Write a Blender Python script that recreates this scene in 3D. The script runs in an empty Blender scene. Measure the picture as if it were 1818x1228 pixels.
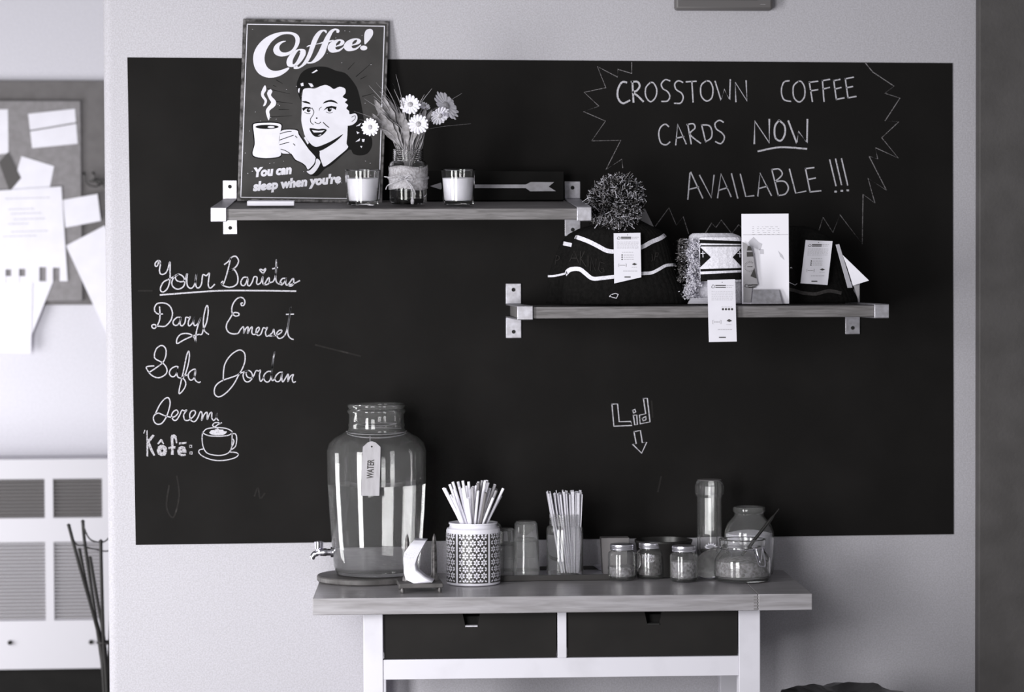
import bpy, bmesh, math, random
import numpy as np
from mathutils import Vector, Matrix, Quaternion
from mathutils.geometry import tessellate_polygon
random.seed(7)
SC = bpy.context.scene
COL = SC.collection
PI = math.pi

# ------------------------------------------------------------------ camera
CZ = 1.536
CAM = Vector((0, -5.5795, CZ))
YAW, PITCH, ROLL, F = 0.0703, -0.0312, -0.0039, 4503.4
PX, PY = 909 + 88.2, 614 + 28.6
fw = Vector((math.sin(YAW)*math.cos(PITCH), math.cos(YAW)*math.cos(PITCH), math.sin(PITCH)))
rt = Vector((math.cos(YAW), -math.sin(YAW), 0))
up = rt.cross(fw)
cr, sr = math.cos(ROLL), math.sin(ROLL)
rt, up = rt*cr + up*sr, up*cr - rt*sr
cam_d = bpy.data.cameras.new('camera')
cam = bpy.data.objects.new('camera', cam_d)
COL.objects.link(cam)
M = Matrix((rt, up, -fw)).transposed().to_4x4()
M.translation = CAM
cam.matrix_world = M
cam_d.sensor_width = 36
cam_d.sensor_fit = 'HORIZONTAL'
cam_d.lens = F/1818*36
cam_d.shift_x = -(PX-909)/1818
cam_d.shift_y = (PY-614)/1818
cam_d.clip_end = 60
cam_d.dof.use_dof = True
cam_d.dof.focus_distance = 5.33
cam_d.dof.aperture_fstop = 3.0
SC.camera = cam

# ------------------------------------------------------------------ world, lights, exposure
SC.view_settings.view_transform = 'Standard'
SC.view_settings.look = 'None'
SC.view_settings.exposure = 0.05
SC.view_settings.gamma = 1
SC.view_settings.use_curve_mapping = False
w = bpy.data.worlds.new('world')
SC.world = w
w.use_nodes = True
bg = w.node_tree.nodes['Background']
bg.inputs[0].default_value = (0.98, 0.98, 1.0, 1)
bg.inputs[1].default_value = 0.22


def area(name, loc, target, sx, sy, power, col=(1, 1, 1)):
    l = bpy.data.lights.new(name, 'AREA')
    l.shape = 'RECTANGLE'
    l.size, l.size_y = sx, sy
    l.energy = power
    l.color = col
    o = bpy.data.objects.new(name, l)
    o.location = loc
    o.rotation_euler = (Vector(target)-Vector(loc)).to_track_quat('-Z', 'Y').to_euler()
    COL.objects.link(o)
    return o


area('window_light_near', (-1.6, -2.05, 1.15), (-0.25, 0, 0.85), 0.5, 1.8, 60)
area('window_light_far', (-0.75, -3.1, 1.35), (0.35, 0, 0.95), 0.8, 1.5, 50)
area('back_room_light', (-2.3, 0.45, 0.8), (-0.75, 1.5, 0.8), 0.9, 1.2, 36)


# ------------------------------------------------------------------ projection helpers (pixel of the 1818x1228 photo -> point at a real depth)
def ray(px, py):
    return (fw + rt*((px-PX)/F) - up*((py-PY)/F))


def U(px, py, y):
    d = ray(px, py)
    return CAM + d*((y-CAM.y)/d.y)


def UZ(px, py, z):
    d = ray(px, py)
    return CAM + d*((z-CAM.z)/d.z)


def proj(p):
    v = Vector(p)-CAM
    z = v.dot(fw)
    return PX+F*v.dot(rt)/z, PY-F*v.dot(up)/z


def mm(n, y):
    return n*(y-CAM.y)/F


class Plane:
    def __init__(s, p0, n):
        s.p0 = Vector(p0)
        s.n = Vector(n).normalized()
        if s.n.dot(CAM-s.p0) < 0:
            s.n = -s.n

    def __call__(s, px, py, off=0.0):
        d = ray(px, py)
        p0 = s.p0+s.n*off
        return CAM+d*((p0-CAM).dot(s.n)/d.dot(s.n))


def plane3(a, b, c):
    return Plane(a, (b-a).cross(c-a))


# ------------------------------------------------------------------ materials
def lin(v):
    v = v/255
    return v/12.92 if v < 0.04045 else ((v+0.055)/1.055)**2.4


def tone(v):
    """neutral film tone: cool in the lights, a little warm in the darks; v is sRGB 0..255"""
    t = min(1, max(0, (v-40)/160))
    r = 1.03*(1-t)+0.992*t
    g = 0.985*(1-t)+0.982*t
    b = 0.975*(1-t)+1.026*t
    return (min(1, lin(v*r)), min(1, lin(v*g)), min(1, lin(v*b)), 1)


def mat(name, v, rough=0.6, metal=0.0, v2=None, scale=20, stretch=(1, 1, 1), detail=4, bump=0.0, bscale=None, lo=0.35, hi=0.65, spec=0.5, wave=None, sheen=0):
    m = bpy.data.materials.new(name)
    m.use_nodes = True
    nt = m.node_tree
    b = nt.nodes['Principled BSDF']
    b.inputs['Base Color'].default_value = tone(v)
    b.inputs['Roughness'].default_value = rough
    b.inputs['Metallic'].default_value = metal
    b.inputs['Specular IOR Level'].default_value = spec
    if sheen:
        b.inputs['Sheen Weight'].default_value = sheen
    tc = nt.nodes.new('ShaderNodeTexCoord')
    mp = nt.nodes.new('ShaderNodeMapping')
    nt.links.new(tc.outputs['Object'], mp.inputs['Vector'])
    mp.inputs['Scale'].default_value = stretch
    if v2 is not None:
        n = nt.nodes.new('ShaderNodeTexNoise')
        n.inputs['Scale'].default_value = scale
        n.inputs['Detail'].default_value = detail
        if wave:
            n.inputs['Distortion'].default_value = wave
        nt.links.new(mp.outputs[0], n.inputs['Vector'])
        r = nt.nodes.new('ShaderNodeValToRGB')
        r.color_ramp.elements[0].position = lo
        r.color_ramp.elements[1].position = hi
        r.color_ramp.elements[0].color = tone(v)
        r.color_ramp.elements[1].color = tone(v2)
        nt.links.new(n.outputs['Fac'], r.inputs[0])
        nt.links.new(r.outputs[0], b.inputs['Base Color'])
    if bump:
        n2 = nt.nodes.new('ShaderNodeTexNoise')
        n2.inputs['Scale'].default_value = bscale or scale
        n2.inputs['Detail'].default_value = 3
        nt.links.new(mp.outputs[0], n2.inputs['Vector'])
        bp = nt.nodes.new('ShaderNodeBump')
        bp.inputs['Strength'].default_value = bump
        bp.inputs['Distance'].default_value = 0.002
        nt.links.new(n2.outputs['Fac'], bp.inputs['Height'])
        nt.links.new(bp.outputs[0], b.inputs['Normal'])
    return m


def glass(name, v=253, rough=0.0, ior=1.45):
    m = bpy.data.materials.new(name)
    m.use_nodes = True
    b = m.node_tree.nodes['Principled BSDF']
    b.inputs['Base Color'].default_value = (lin(v), lin(v), lin(v), 1)
    b.inputs['Roughness'].default_value = rough
    b.inputs['Transmission Weight'].default_value = 1
    b.inputs['IOR'].default_value = ior
    return m


W_ = {}
W_['wall'] = mat('wall_paint', 175, 0.85, v2=190, scale=330, detail=2, bump=0.25, bscale=160)
W_['far_wall'] = mat('far_wall_paint', 203, 0.85, v2=212, scale=200)
W_['dark_wall'] = mat('dark_wall_paint', 76, 0.7, v2=85, scale=14, bump=0.3, bscale=120)
W_['floor'] = mat('floor_boards', 70, 0.5, v2=88, scale=6, stretch=(1, 8, 1))
W_['board'] = mat('chalkboard_paint', 26, 0.75, v2=31, scale=5, detail=8, lo=0.42, hi=0.75, spec=0.06, bump=0.15, bscale=300)
W_['chalk'] = mat('chalk', 196, 0.95, v2=120, scale=420, detail=2, lo=0.55, hi=0.72, spec=0.1)
W_['chalk_soft'] = mat('chalk_soft', 182, 0.95, v2=90, scale=420, detail=2, lo=0.5, hi=0.68, spec=0.1)
W_['chalk_thin'] = mat('chalk_thin', 140, 0.95, v2=75, scale=380, detail=2, lo=0.45, hi=0.65, spec=0.1)
W_['smudge'] = mat('chalk_smudge', 38, 0.9, v2=62, scale=60, detail=6, lo=0.5, hi=0.8, spec=0.1)
W_['shelf_wood'] = mat('shelf_wood', 120, 0.6, v2=86, scale=16, stretch=(1, 14, 14), detail=6, lo=0.35, hi=0.7, wave=0.6, bump=0.1, bscale=60)
W_['top_wood'] = mat('worktop_wood', 160, 0.28, v2=130, scale=9, stretch=(1, 12, 12), detail=6, lo=0.35, hi=0.7, wave=0.4)
W_['steel'] = mat('galvanised_steel', 205, 0.42, 0.75, v2=180, scale=90, detail=3)
W_['chrome'] = mat('chrome', 235, 0.12, 1.0)
W_['lid_metal'] = mat('lid_metal', 215, 0.3, 0.9)
W_['iron'] = mat('black_iron', 38, 0.5, 0.3)
W_['hole'] = mat('hole_dark', 28, 0.9)
W_['white_paint'] = mat('white_furniture_paint', 210, 0.5, v2=198, scale=12, stretch=(1, 6, 1), lo=0.5, hi=0.8)
W_['drawer'] = mat('drawer_face', 32, 0.7, v2=36, scale=10, spec=0.1)
W_['sign_edge'] = mat('sign_edge', 120, 0.5, 0.2, v2=50, scale=70, detail=6, lo=0.4, hi=0.62)
W_['sign_face'] = mat('sign_face', 48, 0.55, v2=56, scale=26, detail=6)
W_['sign_white'] = mat('sign_white', 232, 0.5, v2=224, scale=40)
W_['sign_black'] = mat('sign_black', 18, 0.6, spec=0.15)
W_['black_wood'] = mat('black_wood', 24, 0.7, v2=20, scale=20, spec=0.12)
W_['arrow'] = mat('arrow_paint', 196, 0.7, v2=176, scale=60)
W_['glass'] = glass('clear_glass')
W_['jar_glass'] = glass('hazy_jar_glass')
W_['jar_glass'].node_tree.nodes['Principled BSDF'].inputs['Transmission Weight'].default_value = 0.972
W_['cup_glass'] = glass('hazy_cup_glass')
W_['cup_glass'].node_tree.nodes['Principled BSDF'].inputs['Transmission Weight'].default_value = 0.90  # diffuse share brightens the glass, its sparkle put in as pale haze
W_['water'] = glass('water', 254, 0.0, 1.33)
W_['acrylic'] = glass('acrylic', 250, 0.02, 1.3)
W_['wax'] = mat('candle_wax', 250, 0.45, v2=245, scale=30)
W_['burlap'] = mat('burlap', 176, 0.9, v2=140, scale=220, detail=2, bump=0.6, bscale=400)
W_['twine'] = mat('twine', 190, 0.9, v2=150, scale=200)
W_['petal'] = mat('petal', 236, 0.7)
W_['petal_mid'] = mat('flower_centre', 190, 0.8, v2=150, scale=300)
W_['grass'] = mat('grass_blade', 165, 0.6, v2=130, scale=30)
W_['leaf'] = mat('broad_leaf', 160, 0.7, v2=110, scale=90, detail=5, bump=0.4, bscale=150)
W_['knit_black'] = mat('black_knit', 17, 0.95, v2=24, scale=150, bump=0.6, bscale=300, spec=0.1)
W_['knit_white'] = mat('white_knit', 240, 0.95, v2=215, scale=260, bump=0.5, bscale=350, spec=0.2)
W_['knit_grey'] = mat('grey_knit', 74, 0.95, v2=60, scale=200, spec=0.1)
W_['embroidery'] = mat('embroidery', 40, 0.9, spec=0.1)
W_['yarn_light'] = mat('yarn_light', 205, 0.9, spec=0.1)
W_['yarn_mid'] = mat('yarn_mid', 120, 0.9, spec=0.1)
W_['yarn_dark'] = mat('yarn_dark', 24, 0.9, spec=0.1)
W_['paper'] = mat('paper', 232, 0.8, v2=226, scale=20)
W_['paper_bright'] = mat('glossy_card', 250, 0.5)
W_['paper_grey'] = mat('paper_grey', 168, 0.7, v2=156, scale=40)
W_['ink'] = mat('ink', 60, 0.8)
W_['ink_soft'] = mat('ink_soft', 165, 0.8)
W_['tag_wood'] = mat('tag_wood', 172, 0.7, v2=160, scale=30, stretch=(6, 6, 1))
W_['ceramic'] = mat('white_ceramic', 232, 0.18)
W_['pattern_dark'] = mat('pattern_dark', 58, 0.3)
W_['straw_white'] = mat('straw_white', 250, 0.4)
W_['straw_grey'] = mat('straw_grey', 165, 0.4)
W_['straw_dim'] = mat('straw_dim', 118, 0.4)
W_['stick'] = mat('stir_stick', 215, 0.6, v2=195, scale=90, stretch=(6, 6, 1))
W_['napkin'] = mat('napkin_paper', 243, 0.85)
W_['rust_wood'] = mat('dark_wood', 88, 0.5, v2=66, scale=30, stretch=(1, 6, 1))
W_['finial'] = mat('cast_metal', 105, 0.4, 0.5, v2=60, scale=120)
W_['tray'] = mat('pale_tray_reflection', 215, 0.3, 0.1)  # pale base colour stands in for the tray floor's bright reflection
W_['tray_rim'] = mat('tray_rim', 60, 0.35, 0.2)
W_['spice_light'] = mat('spice_light', 175, 0.9, v2=110, scale=170, detail=3, bump=0.5)
W_['spice_dark'] = mat('spice_dark', 120, 0.9, v2=75, scale=170, detail=3, bump=0.5)
W_['sugar'] = mat('white_sugar', 240, 0.9, v2=225, scale=200)
W_['brown_sugar'] = mat('brown_sugar', 165, 0.9, v2=110, scale=150, detail=4, bump=0.6)
W_['black_plastic'] = mat('black_plastic', 30, 0.35)
W_['grey_card'] = mat('grey_card', 110, 0.6)
W_['device'] = mat('device_plastic', 98, 0.5)
W_['cork'] = mat('pin_board', 128, 0.9, v2=138, scale=60)
W_['cork_frame'] = mat('pin_board_backing', 100, 0.9, v2=108, scale=30)
W_['heater'] = mat('heater_enamel', 188, 0.5)
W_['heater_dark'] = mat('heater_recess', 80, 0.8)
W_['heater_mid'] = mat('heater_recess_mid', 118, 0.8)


# ------------------------------------------------------------------ mesh helpers
class MB:
    def __init__(s):
        s.v = []
        s.f = []
        s.mi = []
        s.cur = 0

    def add(s, vs, fs):
        n = len(s.v)
        s.v += [Vector(a) for a in vs]
        s.f += [tuple(i+n for i in f) for f in fs]
        s.mi += [s.cur]*len(fs)
        return s

    def box(s, x0, x1, y0, y1, z0, z1):
        vs = [(x, y, z) for x in (x0, x1) for y in (y0, y1) for z in (z0, z1)]
        return s.add(vs, [(0, 1, 3, 2), (4, 6, 7, 5), (0, 4, 5, 1), (2, 3, 7, 6), (0, 2, 6, 4), (1, 5, 7, 3)])

    def hexa(s, a, b):
        """prism between two matching polygons a and b"""
        n = len(a)
        fs = [tuple(range(n))[::-1], tuple(range(n, 2*n))]
        fs += [(i, (i+1) % n, n+(i+1) % n, n+i) for i in range(n)]
        return s.add(list(a)+list(b), fs)

    def lathe(s, prof, seg=40, c=(0, 0, 0), sx=1, sy=1, close=False):
        c = Vector(c)
        vs = []
        n = len(prof)
        for (r, z) in prof:
            for k in range(seg):
                a = 2*PI*k/seg
                vs.append((c.x+r*sx*math.cos(a), c.y+r*sy*math.sin(a), c.z+z))
        fs = []
        rng = n if close else n-1
        for i in range(rng):
            j = (i+1) % n
            for k in range(seg):
                l = (k+1) % seg
                fs.append((i*seg+k, i*seg+l, j*seg+l, j*seg+k))
        if not close:
            if prof[0][0] > 1e-6:
                fs.append(tuple(range(seg))[::-1])
            if prof[-1][0] > 1e-6:
                fs.append(tuple((n-1)*seg+k for k in range(seg)))
        return s.add(vs, fs)

    def tube(s, pts, r, seg=8, smooth=0, cap=True):
        pts = [Vector(p) for p in pts]
        if smooth:
            pts, idx = catmull(pts, smooth), None
        n = len(pts)
        if isinstance(r, (int, float)):
            rad = [r]*n
        else:
            rad = [r[0]+(r[-1]-r[0])*i/(n-1) if len(r) == 2 else r[min(len(r)-1, int(round(i/(n-1)*(len(r)-1))))] for i in range(n)]
        vs = []
        prev = None
        for i, p in enumerate(pts):
            t = (pts[min(i+1, n-1)]-pts[max(i-1, 0)]).normalized()
            if prev is None:
                a = Vector((0, 0, 1)) if abs(t.z) < 0.9 else Vector((1, 0, 0))
                u = t.cross(a).normalized()
            else:
                u = (prev-t*prev.dot(t)).normalized()
            prev = u
            v = t.cross(u)
            for k in range(seg):
                a = 2*PI*k/seg
                vs.append(p+(u*math.cos(a)+v*math.sin(a))*rad[i])
        fs = [(i*seg+k, i*seg+(k+1) % seg, (i+1)*seg+(k+1) % seg, (i+1)*seg+k) for i in range(n-1) for k in range(seg)]
        if cap:
            fs += [tuple(range(seg))[::-1], tuple((n-1)*seg+k for k in range(seg))]
        return s.add(vs, fs)

    def poly(s, loops, fn):
        """filled flat polygon (with holes) given in 2D, mapped to 3D by fn"""
        if not isinstance(loops[0][0], (tuple, list)):
            loops = [loops]
        vl = [[Vector((a, b, 0)) for a, b in l] for l in loops]
        tris = tessellate_polygon(vl)
        flat = [p for l in vl for p in l]
        return s.add([fn(p.x, p.y) for p in flat], [tuple(t) for t in tris])

    def polys(s, loops, fn):
        if not isinstance(loops[0][0], (tuple, list)):
            loops = [loops]
        out = []
        for l in loops:
            if len(l) < 8:
                out.append(l)
                continue
            P = [Vector((a, b, 0)) for a, b in l]
            q = catmull(P[-2:]+P+P[:2], 3)
            q = q[6:6+3*len(P)]
            out.append([(p.x, p.y) for p in q])
        return s.poly(out, fn)

    def stroke(s, pts, w, fn, smooth=6, closed=False):
        """ribbon of width w following 2D points, mapped by fn"""
        P = [Vector((a, b, 0)) for a, b in pts]
        if closed:
            P = P+[P[0]]
        if smooth and len(P) > 2:
            P = catmull(P, smooth)
        n = len(P)
        vs = []
        for i, p in enumerate(P):
            t = (P[min(i+1, n-1)]-P[max(i-1, 0)])
            if t.length < 1e-9:
                t = Vector((1, 0, 0))
            t.normalize()
            ww = (w if isinstance(w, (int, float)) else w[0]+(w[1]-w[0])*i/(n-1))/2
            if i == 0:
                p = p-t*ww*0.7
            if i == n-1:
                p = p+t*ww*0.7
            nn = Vector((-t.y, t.x, 0))*ww
            vs += [p+nn, p-nn]
        return s.add([fn(p.x, p.y) for p in vs], [(2*i, 2*i+1, 2*i+3, 2*i+2) for i in range(n-1)])

    def xf(s, m):
        s.v = [m @ p for p in s.v]
        return s


def catmull(P, k):
    out = []
    n = len(P)
    for i in range(n-1):
        p0, p1, p2, p3 = P[max(i-1, 0)], P[i], P[i+1], P[min(i+2, n-1)]
        for j in range(k):
            t = j/k
            out.append(0.5*((2*p1)+(p2-p0)*t+(2*p0-5*p1+4*p2-p3)*t*t+(3*p1-p0-3*p2+p3)*t**3))
    out.append(P[-1])
    return out


def mesh_of(name, mb, mats, smooth, bevel):
    me = bpy.data.meshes.new(name)
    me.from_pydata([tuple(v) for v in mb.v], [], mb.f)
    bm = bmesh.new()
    bm.from_mesh(me)
    bmesh.ops.remove_doubles(bm, verts=bm.verts, dist=1e-7) if False else None
    bmesh.ops.recalc_face_normals(bm, faces=bm.faces)
    bm.to_mesh(me)
    bm.free()
    if not isinstance(mats, (list, tuple)):
        mats = [mats]
    for m in mats:
        me.materials.append(W_[m] if isinstance(m, str) else m)
    if len(mats) > 1:
        for p, i in zip(me.polygons, mb.mi):
            p.material_index = i
    if smooth:
        for p in me.polygons:
            p.use_smooth = True
        if smooth is not True:
            me.set_sharp_from_angle(angle=math.radians(smooth))
    return me


def obj(name, mb, m, parent=None, smooth=40, bevel=0.0, local=False, label=None, kind=None):
    """link one mesh object; vertices are world coordinates unless local"""
    if parent is not None and not local:
        pm = wm(parent).inverted()
        mb.v = [pm @ v for v in mb.v]
    off = None
    if parent is None and not local:
        xs = [v.x for v in mb.v]; ys = [v.y for v in mb.v]; zs = [v.z for v in mb.v]
        off = Vector(((min(xs)+max(xs))/2, (min(ys)+max(ys))/2, min(zs)))
        mb.v = [v-off for v in mb.v]
    o = bpy.data.objects.new(name, mesh_of(name, mb, m, smooth, bevel))
    COL.objects.link(o)
    if off is not None:
        o.location = off
    if parent is not None:
        o.parent = parent
    if bevel:
        b = o.modifiers.new('bevel', 'BEVEL')
        b.width = bevel
        b.segments = 2
        b.limit_method = 'ANGLE'
        b.angle_limit = math.radians(50)
    if label:
        o['label'] = label
    if kind:
        o['kind'] = kind
    return o


def wm(o):
    m = Matrix.LocRotScale(o.location, o.rotation_euler, o.scale)
    return wm(o.parent) @ m if o.parent else m


def tag(o, label, cat, group=None, kind=None):
    o['label'] = label
    o['category'] = cat
    if group:
        o['group'] = group
    if kind:
        o['kind'] = kind
    return o


def thing(name, label, cat, loc=(0, 0, 0), rot=(0, 0, 0), group=None):
    o = bpy.data.objects.new(name, None)
    o.empty_display_size = 0.05
    o.location = loc
    o.rotation_euler = rot
    COL.objects.link(o)
    return tag(o, label, cat, group)


def struct(name, mb, m, **k):
    o = obj(name, mb, m, **k)
    o['kind'] = 'structure'
    return o


def text2d(txt, size=1.0, shear=0.0, offset=0.0, space=1.0):
    c = bpy.data.curves.new('t', 'FONT')
    c.body = txt
    c.size = size
    c.shear = shear
    c.offset = offset
    c.space_character = space
    c.resolution_u = 3
    o = bpy.data.objects.new('t', c)
    me = bpy.data.meshes.new_from_object(o)
    vs = [(v.co.x, v.co.y) for v in me.vertices]
    fs = [tuple(p.vertices) for p in me.polygons]
    bpy.data.objects.remove(o)
    bpy.data.meshes.remove(me)
    return vs, fs


def text_px(mb, txt, x0, y0, x1, y1, h, fn, **k):
    """text whose baseline runs from pixel (x0,y0) to (x1,y1), cap height h pixels"""
    vs, fs = text2d(txt, **k)
    xs = [a for a, b in vs]
    lo, hi = min(xs), max(xs)
    cap = 0.70
    ux, uy = (x1-x0)/(hi-lo), (y1-y0)/(hi-lo)
    L = math.hypot(x1-x0, y1-y0)
    nx, ny = (y1-y0)/L, -(x1-x0)/L
    out = []
    for a, b in vs:
        out.append(fn(x0+(a-lo)*ux+nx*b/cap*h, y0+(a-lo)*uy+ny*b/cap*h))
    return mb.add(out, fs)


def Z(ox, oy, sc, pts):
    return [(ox+a/sc, oy+b/sc) for a, b in pts]


# ================================================================== THE SETTING
wl = U(187, 614, 0).x       # left end of the near wall
wr = U(1731, 614, 0).x      # where the dark wall begins
# near wall with rounded end
mb = MB()
r = 0.022
pts = [(wr+1.2, 0.0), (wr+1.2, 0.14), (wl+r, 0.14)]
for k in range(7):
    a = PI/2+PI/2*k/6
    pts.append((wl+r+r*math.cos(a), 0.14-r+r*math.sin(a)))
for k in range(7):
    a = PI+PI/2*k/6
    pts.append((wl+r+r*math.cos(a), r+r*math.sin(a)))
mb.hexa([(x, y, 0) for x, y in pts], [(x, y, 2.7) for x, y in pts])
struct('wall_back', mb, 'wall', smooth=30)
mb = MB().box(wr, wr+1.2, -0.035, -0.0005, 0, 2.7)
struct('wall_right', mb, 'dark_wall', bevel=0.004)
BY = 1.55                   # the wall of the room beyond
mb = MB().box(-3.2, wr+1.2, BY, BY+0.1, 0, 2.7)
struct('wall_far', mb, 'far_wall')
mb = MB().box(-3.2, wr+1.2, -6.5, BY+0.1, -0.05, 0)
struct('floor', mb, 'floor')

# ================================================================== CHALKBOARD
wp = Plane((0, 0, 0), (0, -1, 0))
cb = MB()
c4 = [(226, 102), (1691, 112), (1693, 948), (241, 967)]
front = [wp(a, b, 0.0022) for a, b in c4]
back = [Vector((p.x, -0.0004, p.z)) for p in front]
cb.hexa(back, front)
board = tag(obj('chalkboard', cb, 'board'), 'large black chalkboard panel on the pale wall behind both shelves', 'chalkboard')
bp = lambda x, y: wp(x, y, 0.0027)


def chalk(name, label, m, strokes, w, sm=6, mb=None):
    mb = mb or MB()
    for st in strokes:
        mb.stroke(st, w, bp, smooth=sm)
    return obj(name, mb, m, board, smooth=False, label=label)


z1 = lambda p: Z(260, 440, 6.493, p)
chalk('chalk_lettering', 'cursive chalk heading with a small heart over the i', 'chalk', [
    z1([(160, 175), (155, 150), (125, 150), (100, 180), (105, 210), (125, 205), (140, 165)]),
    z1([(140, 150), (160, 190), (150, 260), (165, 300), (205, 300), (240, 260), (270, 160), (272, 250), (270, 370), (245, 460), (200, 505), (165, 495), (165, 450), (200, 390), (270, 355), (325, 325)]),
    z1([(370, 300), (320, 330), (292, 400), (310, 450), (360, 475), (415, 455), (440, 410), (430, 340), (375, 303), (335, 335), (350, 375), (400, 390), (445, 370), (465, 300)]),
    z1([(472, 300), (465, 380), (475, 440), (510, 465), (545, 440), (570, 370), (575, 295), (565, 400), (580, 455), (610, 455), (635, 410), (650, 310), (690, 320), (725, 290), (715, 380), (715, 440), (740, 462), (785, 420)]),
    z1([(900, 190), (950, 150), (985, 105), (1030, 97), (1060, 140), (1050, 190), (1010, 235), (950, 262)]),
    z1([(970, 115), (945, 230), (905, 370), (880, 420), (865, 400), (880, 385)]),
    z1([(950, 262), (1010, 250), (1050, 320), (1050, 400), (1010, 440), (950, 452), (890, 435), (865, 410)]),
    z1([(1165, 340), (1120, 340), (1088, 390), (1100, 430), (1135, 425), (1170, 350), (1165, 420), (1190, 435), (1220, 390), (1240, 335), (1275, 340), (1270, 400), (1285, 420), (1320, 395), (1340, 330), (1340, 400), (1360, 415), (1410, 340), (1415, 400), (1385, 422), (1350, 420)]),
    z1([(1420, 400), (1465, 380), (1492, 290), (1497, 135), (1490, 290), (1495, 380), (1525, 415), (1560, 400)]),
    z1([(1455, 240), (1510, 225)]),
    z1([(1600, 350), (1565, 355), (1540, 400), (1560, 425), (1600, 380), (1610, 345), (1605, 410), (1630, 425), (1690, 350), (1695, 410), (1670, 438), (1635, 430), (1700, 410), (1765, 378)]),
    z1([(1345, 295), (1308, 258), (1320, 245), (1345, 258), (1370, 238), (1372, 255), (1345, 295)]),
], 2.3)
chalk('chalk_underline', 'slanting chalk underline below the heading', 'chalk', [z1([(160, 542), (500, 515), (850, 493), (1300, 492), (1720, 498)])], 2.7)
z2 = lambda p: Z(260, 520, 12.28, p)
chalk('chalk_lettering', 'cursive chalk first name, upper left of the list', 'chalk', [
    z2([(285, 300), (295, 450), (285, 590), (240, 705)]),
    z2([(350, 455), (250, 455), (185, 400), (180, 310), (230, 235), (320, 215), (430, 230), (520, 300), (565, 420), (550, 550), (490, 650), (400, 725), (300, 725), (215, 715), (190, 690), (140, 690), (115, 720), (140, 765), (190, 765), (220, 720)]),
    z2([(740, 530), (670, 530), (600, 590), (580, 650), (610, 700), (670, 700), (720, 640), (750, 530), (735, 640), (745, 700), (790, 710), (840, 640), (860, 530), (920, 540), (955, 520), (915, 620), (915, 700), (950, 710), (1010, 640), (1045, 520), (1025, 630), (1050, 710), (1110, 680), (1150, 610), (1185, 535), (1120, 720), (1080, 900), (1075, 1070)]),
    z2([(1075, 1070), (1040, 970), (960, 900), (850, 880), (740, 905), (670, 990), (655, 1080), (690, 1095), (820, 1020), (1000, 940), (1130, 905), (1205, 900), (1240, 800), (1310, 640), (1345, 430), (1340, 300), (1310, 280), (1275, 380), (1245, 560), (1240, 700), (1270, 830), (1355, 900)]),
], 2.2)
z3 = lambda p: Z(390, 520, 12.28, p)
chalk('chalk_lettering', 'cursive chalk name with a tall crossed t', 'chalk', [
    z3([(500, 215), (465, 225), (480, 275), (530, 260), (550, 190), (520, 120), (450, 95), (370, 130), (300, 220), (265, 330), (275, 440), (340, 500), (410, 490), (420, 450), (370, 425), (300, 440), (220, 560), (160, 660), (145, 760), (190, 850), (290, 890), (400, 875), (450, 800), (510, 735), (530, 800), (525, 880), (560, 790), (620, 735), (610, 880), (660, 780), (710, 740), (700, 860), (740, 905), (800, 880), (860, 800), (850, 745), (800, 790), (795, 880), (840, 925), (900, 890), (950, 760), (1000, 770), (1040, 750), (1000, 850), (1020, 940), (1080, 920), (1150, 860), (1180, 790), (1195, 890), (1180, 935), (1090, 935)]),
    z3([(1150, 935), (1250, 915), (1340, 860), (1350, 810), (1290, 820), (1245, 880), (1260, 960), (1310, 990), (1390, 950), (1450, 850), (1500, 640), (1548, 300), (1510, 600), (1480, 800), (1500, 930), (1550, 990), (1605, 1010)]),
    z3([(1455, 465), (1610, 460)]),
], 2.2)
z4 = lambda p: Z(250, 600, 11.164, p)
chalk('chalk_lettering', 'cursive chalk name with a looped f', 'chalk', [
    z4([(165, 680), (300, 590), (430, 490), (490, 370), (500, 240), (460, 165), (390, 150), (310, 210), (270, 330), (290, 410), (430, 490), (510, 590), (510, 690), (430, 760), (330, 785), (220, 740), (140, 650), (115, 570), (260, 550)]),
    z4([(740, 570), (690, 560), (600, 610), (565, 690), (600, 755), (660, 760), (710, 690), (735, 580), (715, 700), (740, 775), (810, 790), (870, 740), (930, 560), (960, 400), (960, 300), (945, 260), (910, 340), (880, 480), (840, 680), (800, 850), (755, 1095), (840, 1030), (890, 920), (870, 830), (820, 775), (930, 725)]),
    z4([(1080, 620), (1040, 620), (960, 680), (940, 760), (980, 830), (1040, 810), (1080, 720), (1080, 620), (1065, 780), (1095, 850), (1150, 880), (1180, 865)]),
], 2.1)
z5 = lambda p: Z(370, 610, 11.36, p)
chalk('chalk_lettering', 'cursive chalk name with a long looped capital', 'chalk', [
    z5([(300, 735), (305, 560), (330, 420), (400, 290), (510, 180), (630, 125), (710, 165), (740, 250), (730, 380), (680, 510), (610, 630), (520, 800), (400, 950), (280, 1045), (190, 1070), (125, 1010), (125, 900), (180, 810), (300, 735), (540, 650), (650, 590), (800, 545)]),
    z5([(800, 545), (720, 580), (700, 650), (730, 740), (790, 770), (860, 730), (890, 650), (860, 570), (800, 540), (760, 590), (780, 660), (840, 690), (900, 670), (960, 545), (1010, 550), (1050, 535), (1030, 640), (1040, 740), (1070, 750), (1120, 670)]),
    z5([(1275, 560), (1200, 560), (1130, 620), (1115, 700), (1160, 765), (1220, 760), (1265, 660), (1300, 350), (1335, 160), (1290, 450), (1270, 650), (1290, 745), (1340, 700)]),
    z5([(1490, 575), (1430, 580), (1360, 650), (1345, 730), (1390, 765), (1450, 730), (1490, 580), (1480, 690), (1500, 770), (1550, 700), (1610, 610), (1600, 765), (1650, 660), (1715, 620), (1690, 700), (1710, 775), (1755, 765)]),
], 2.1)
z6 = lambda p: Z(250, 700, 9.447, p)
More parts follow.
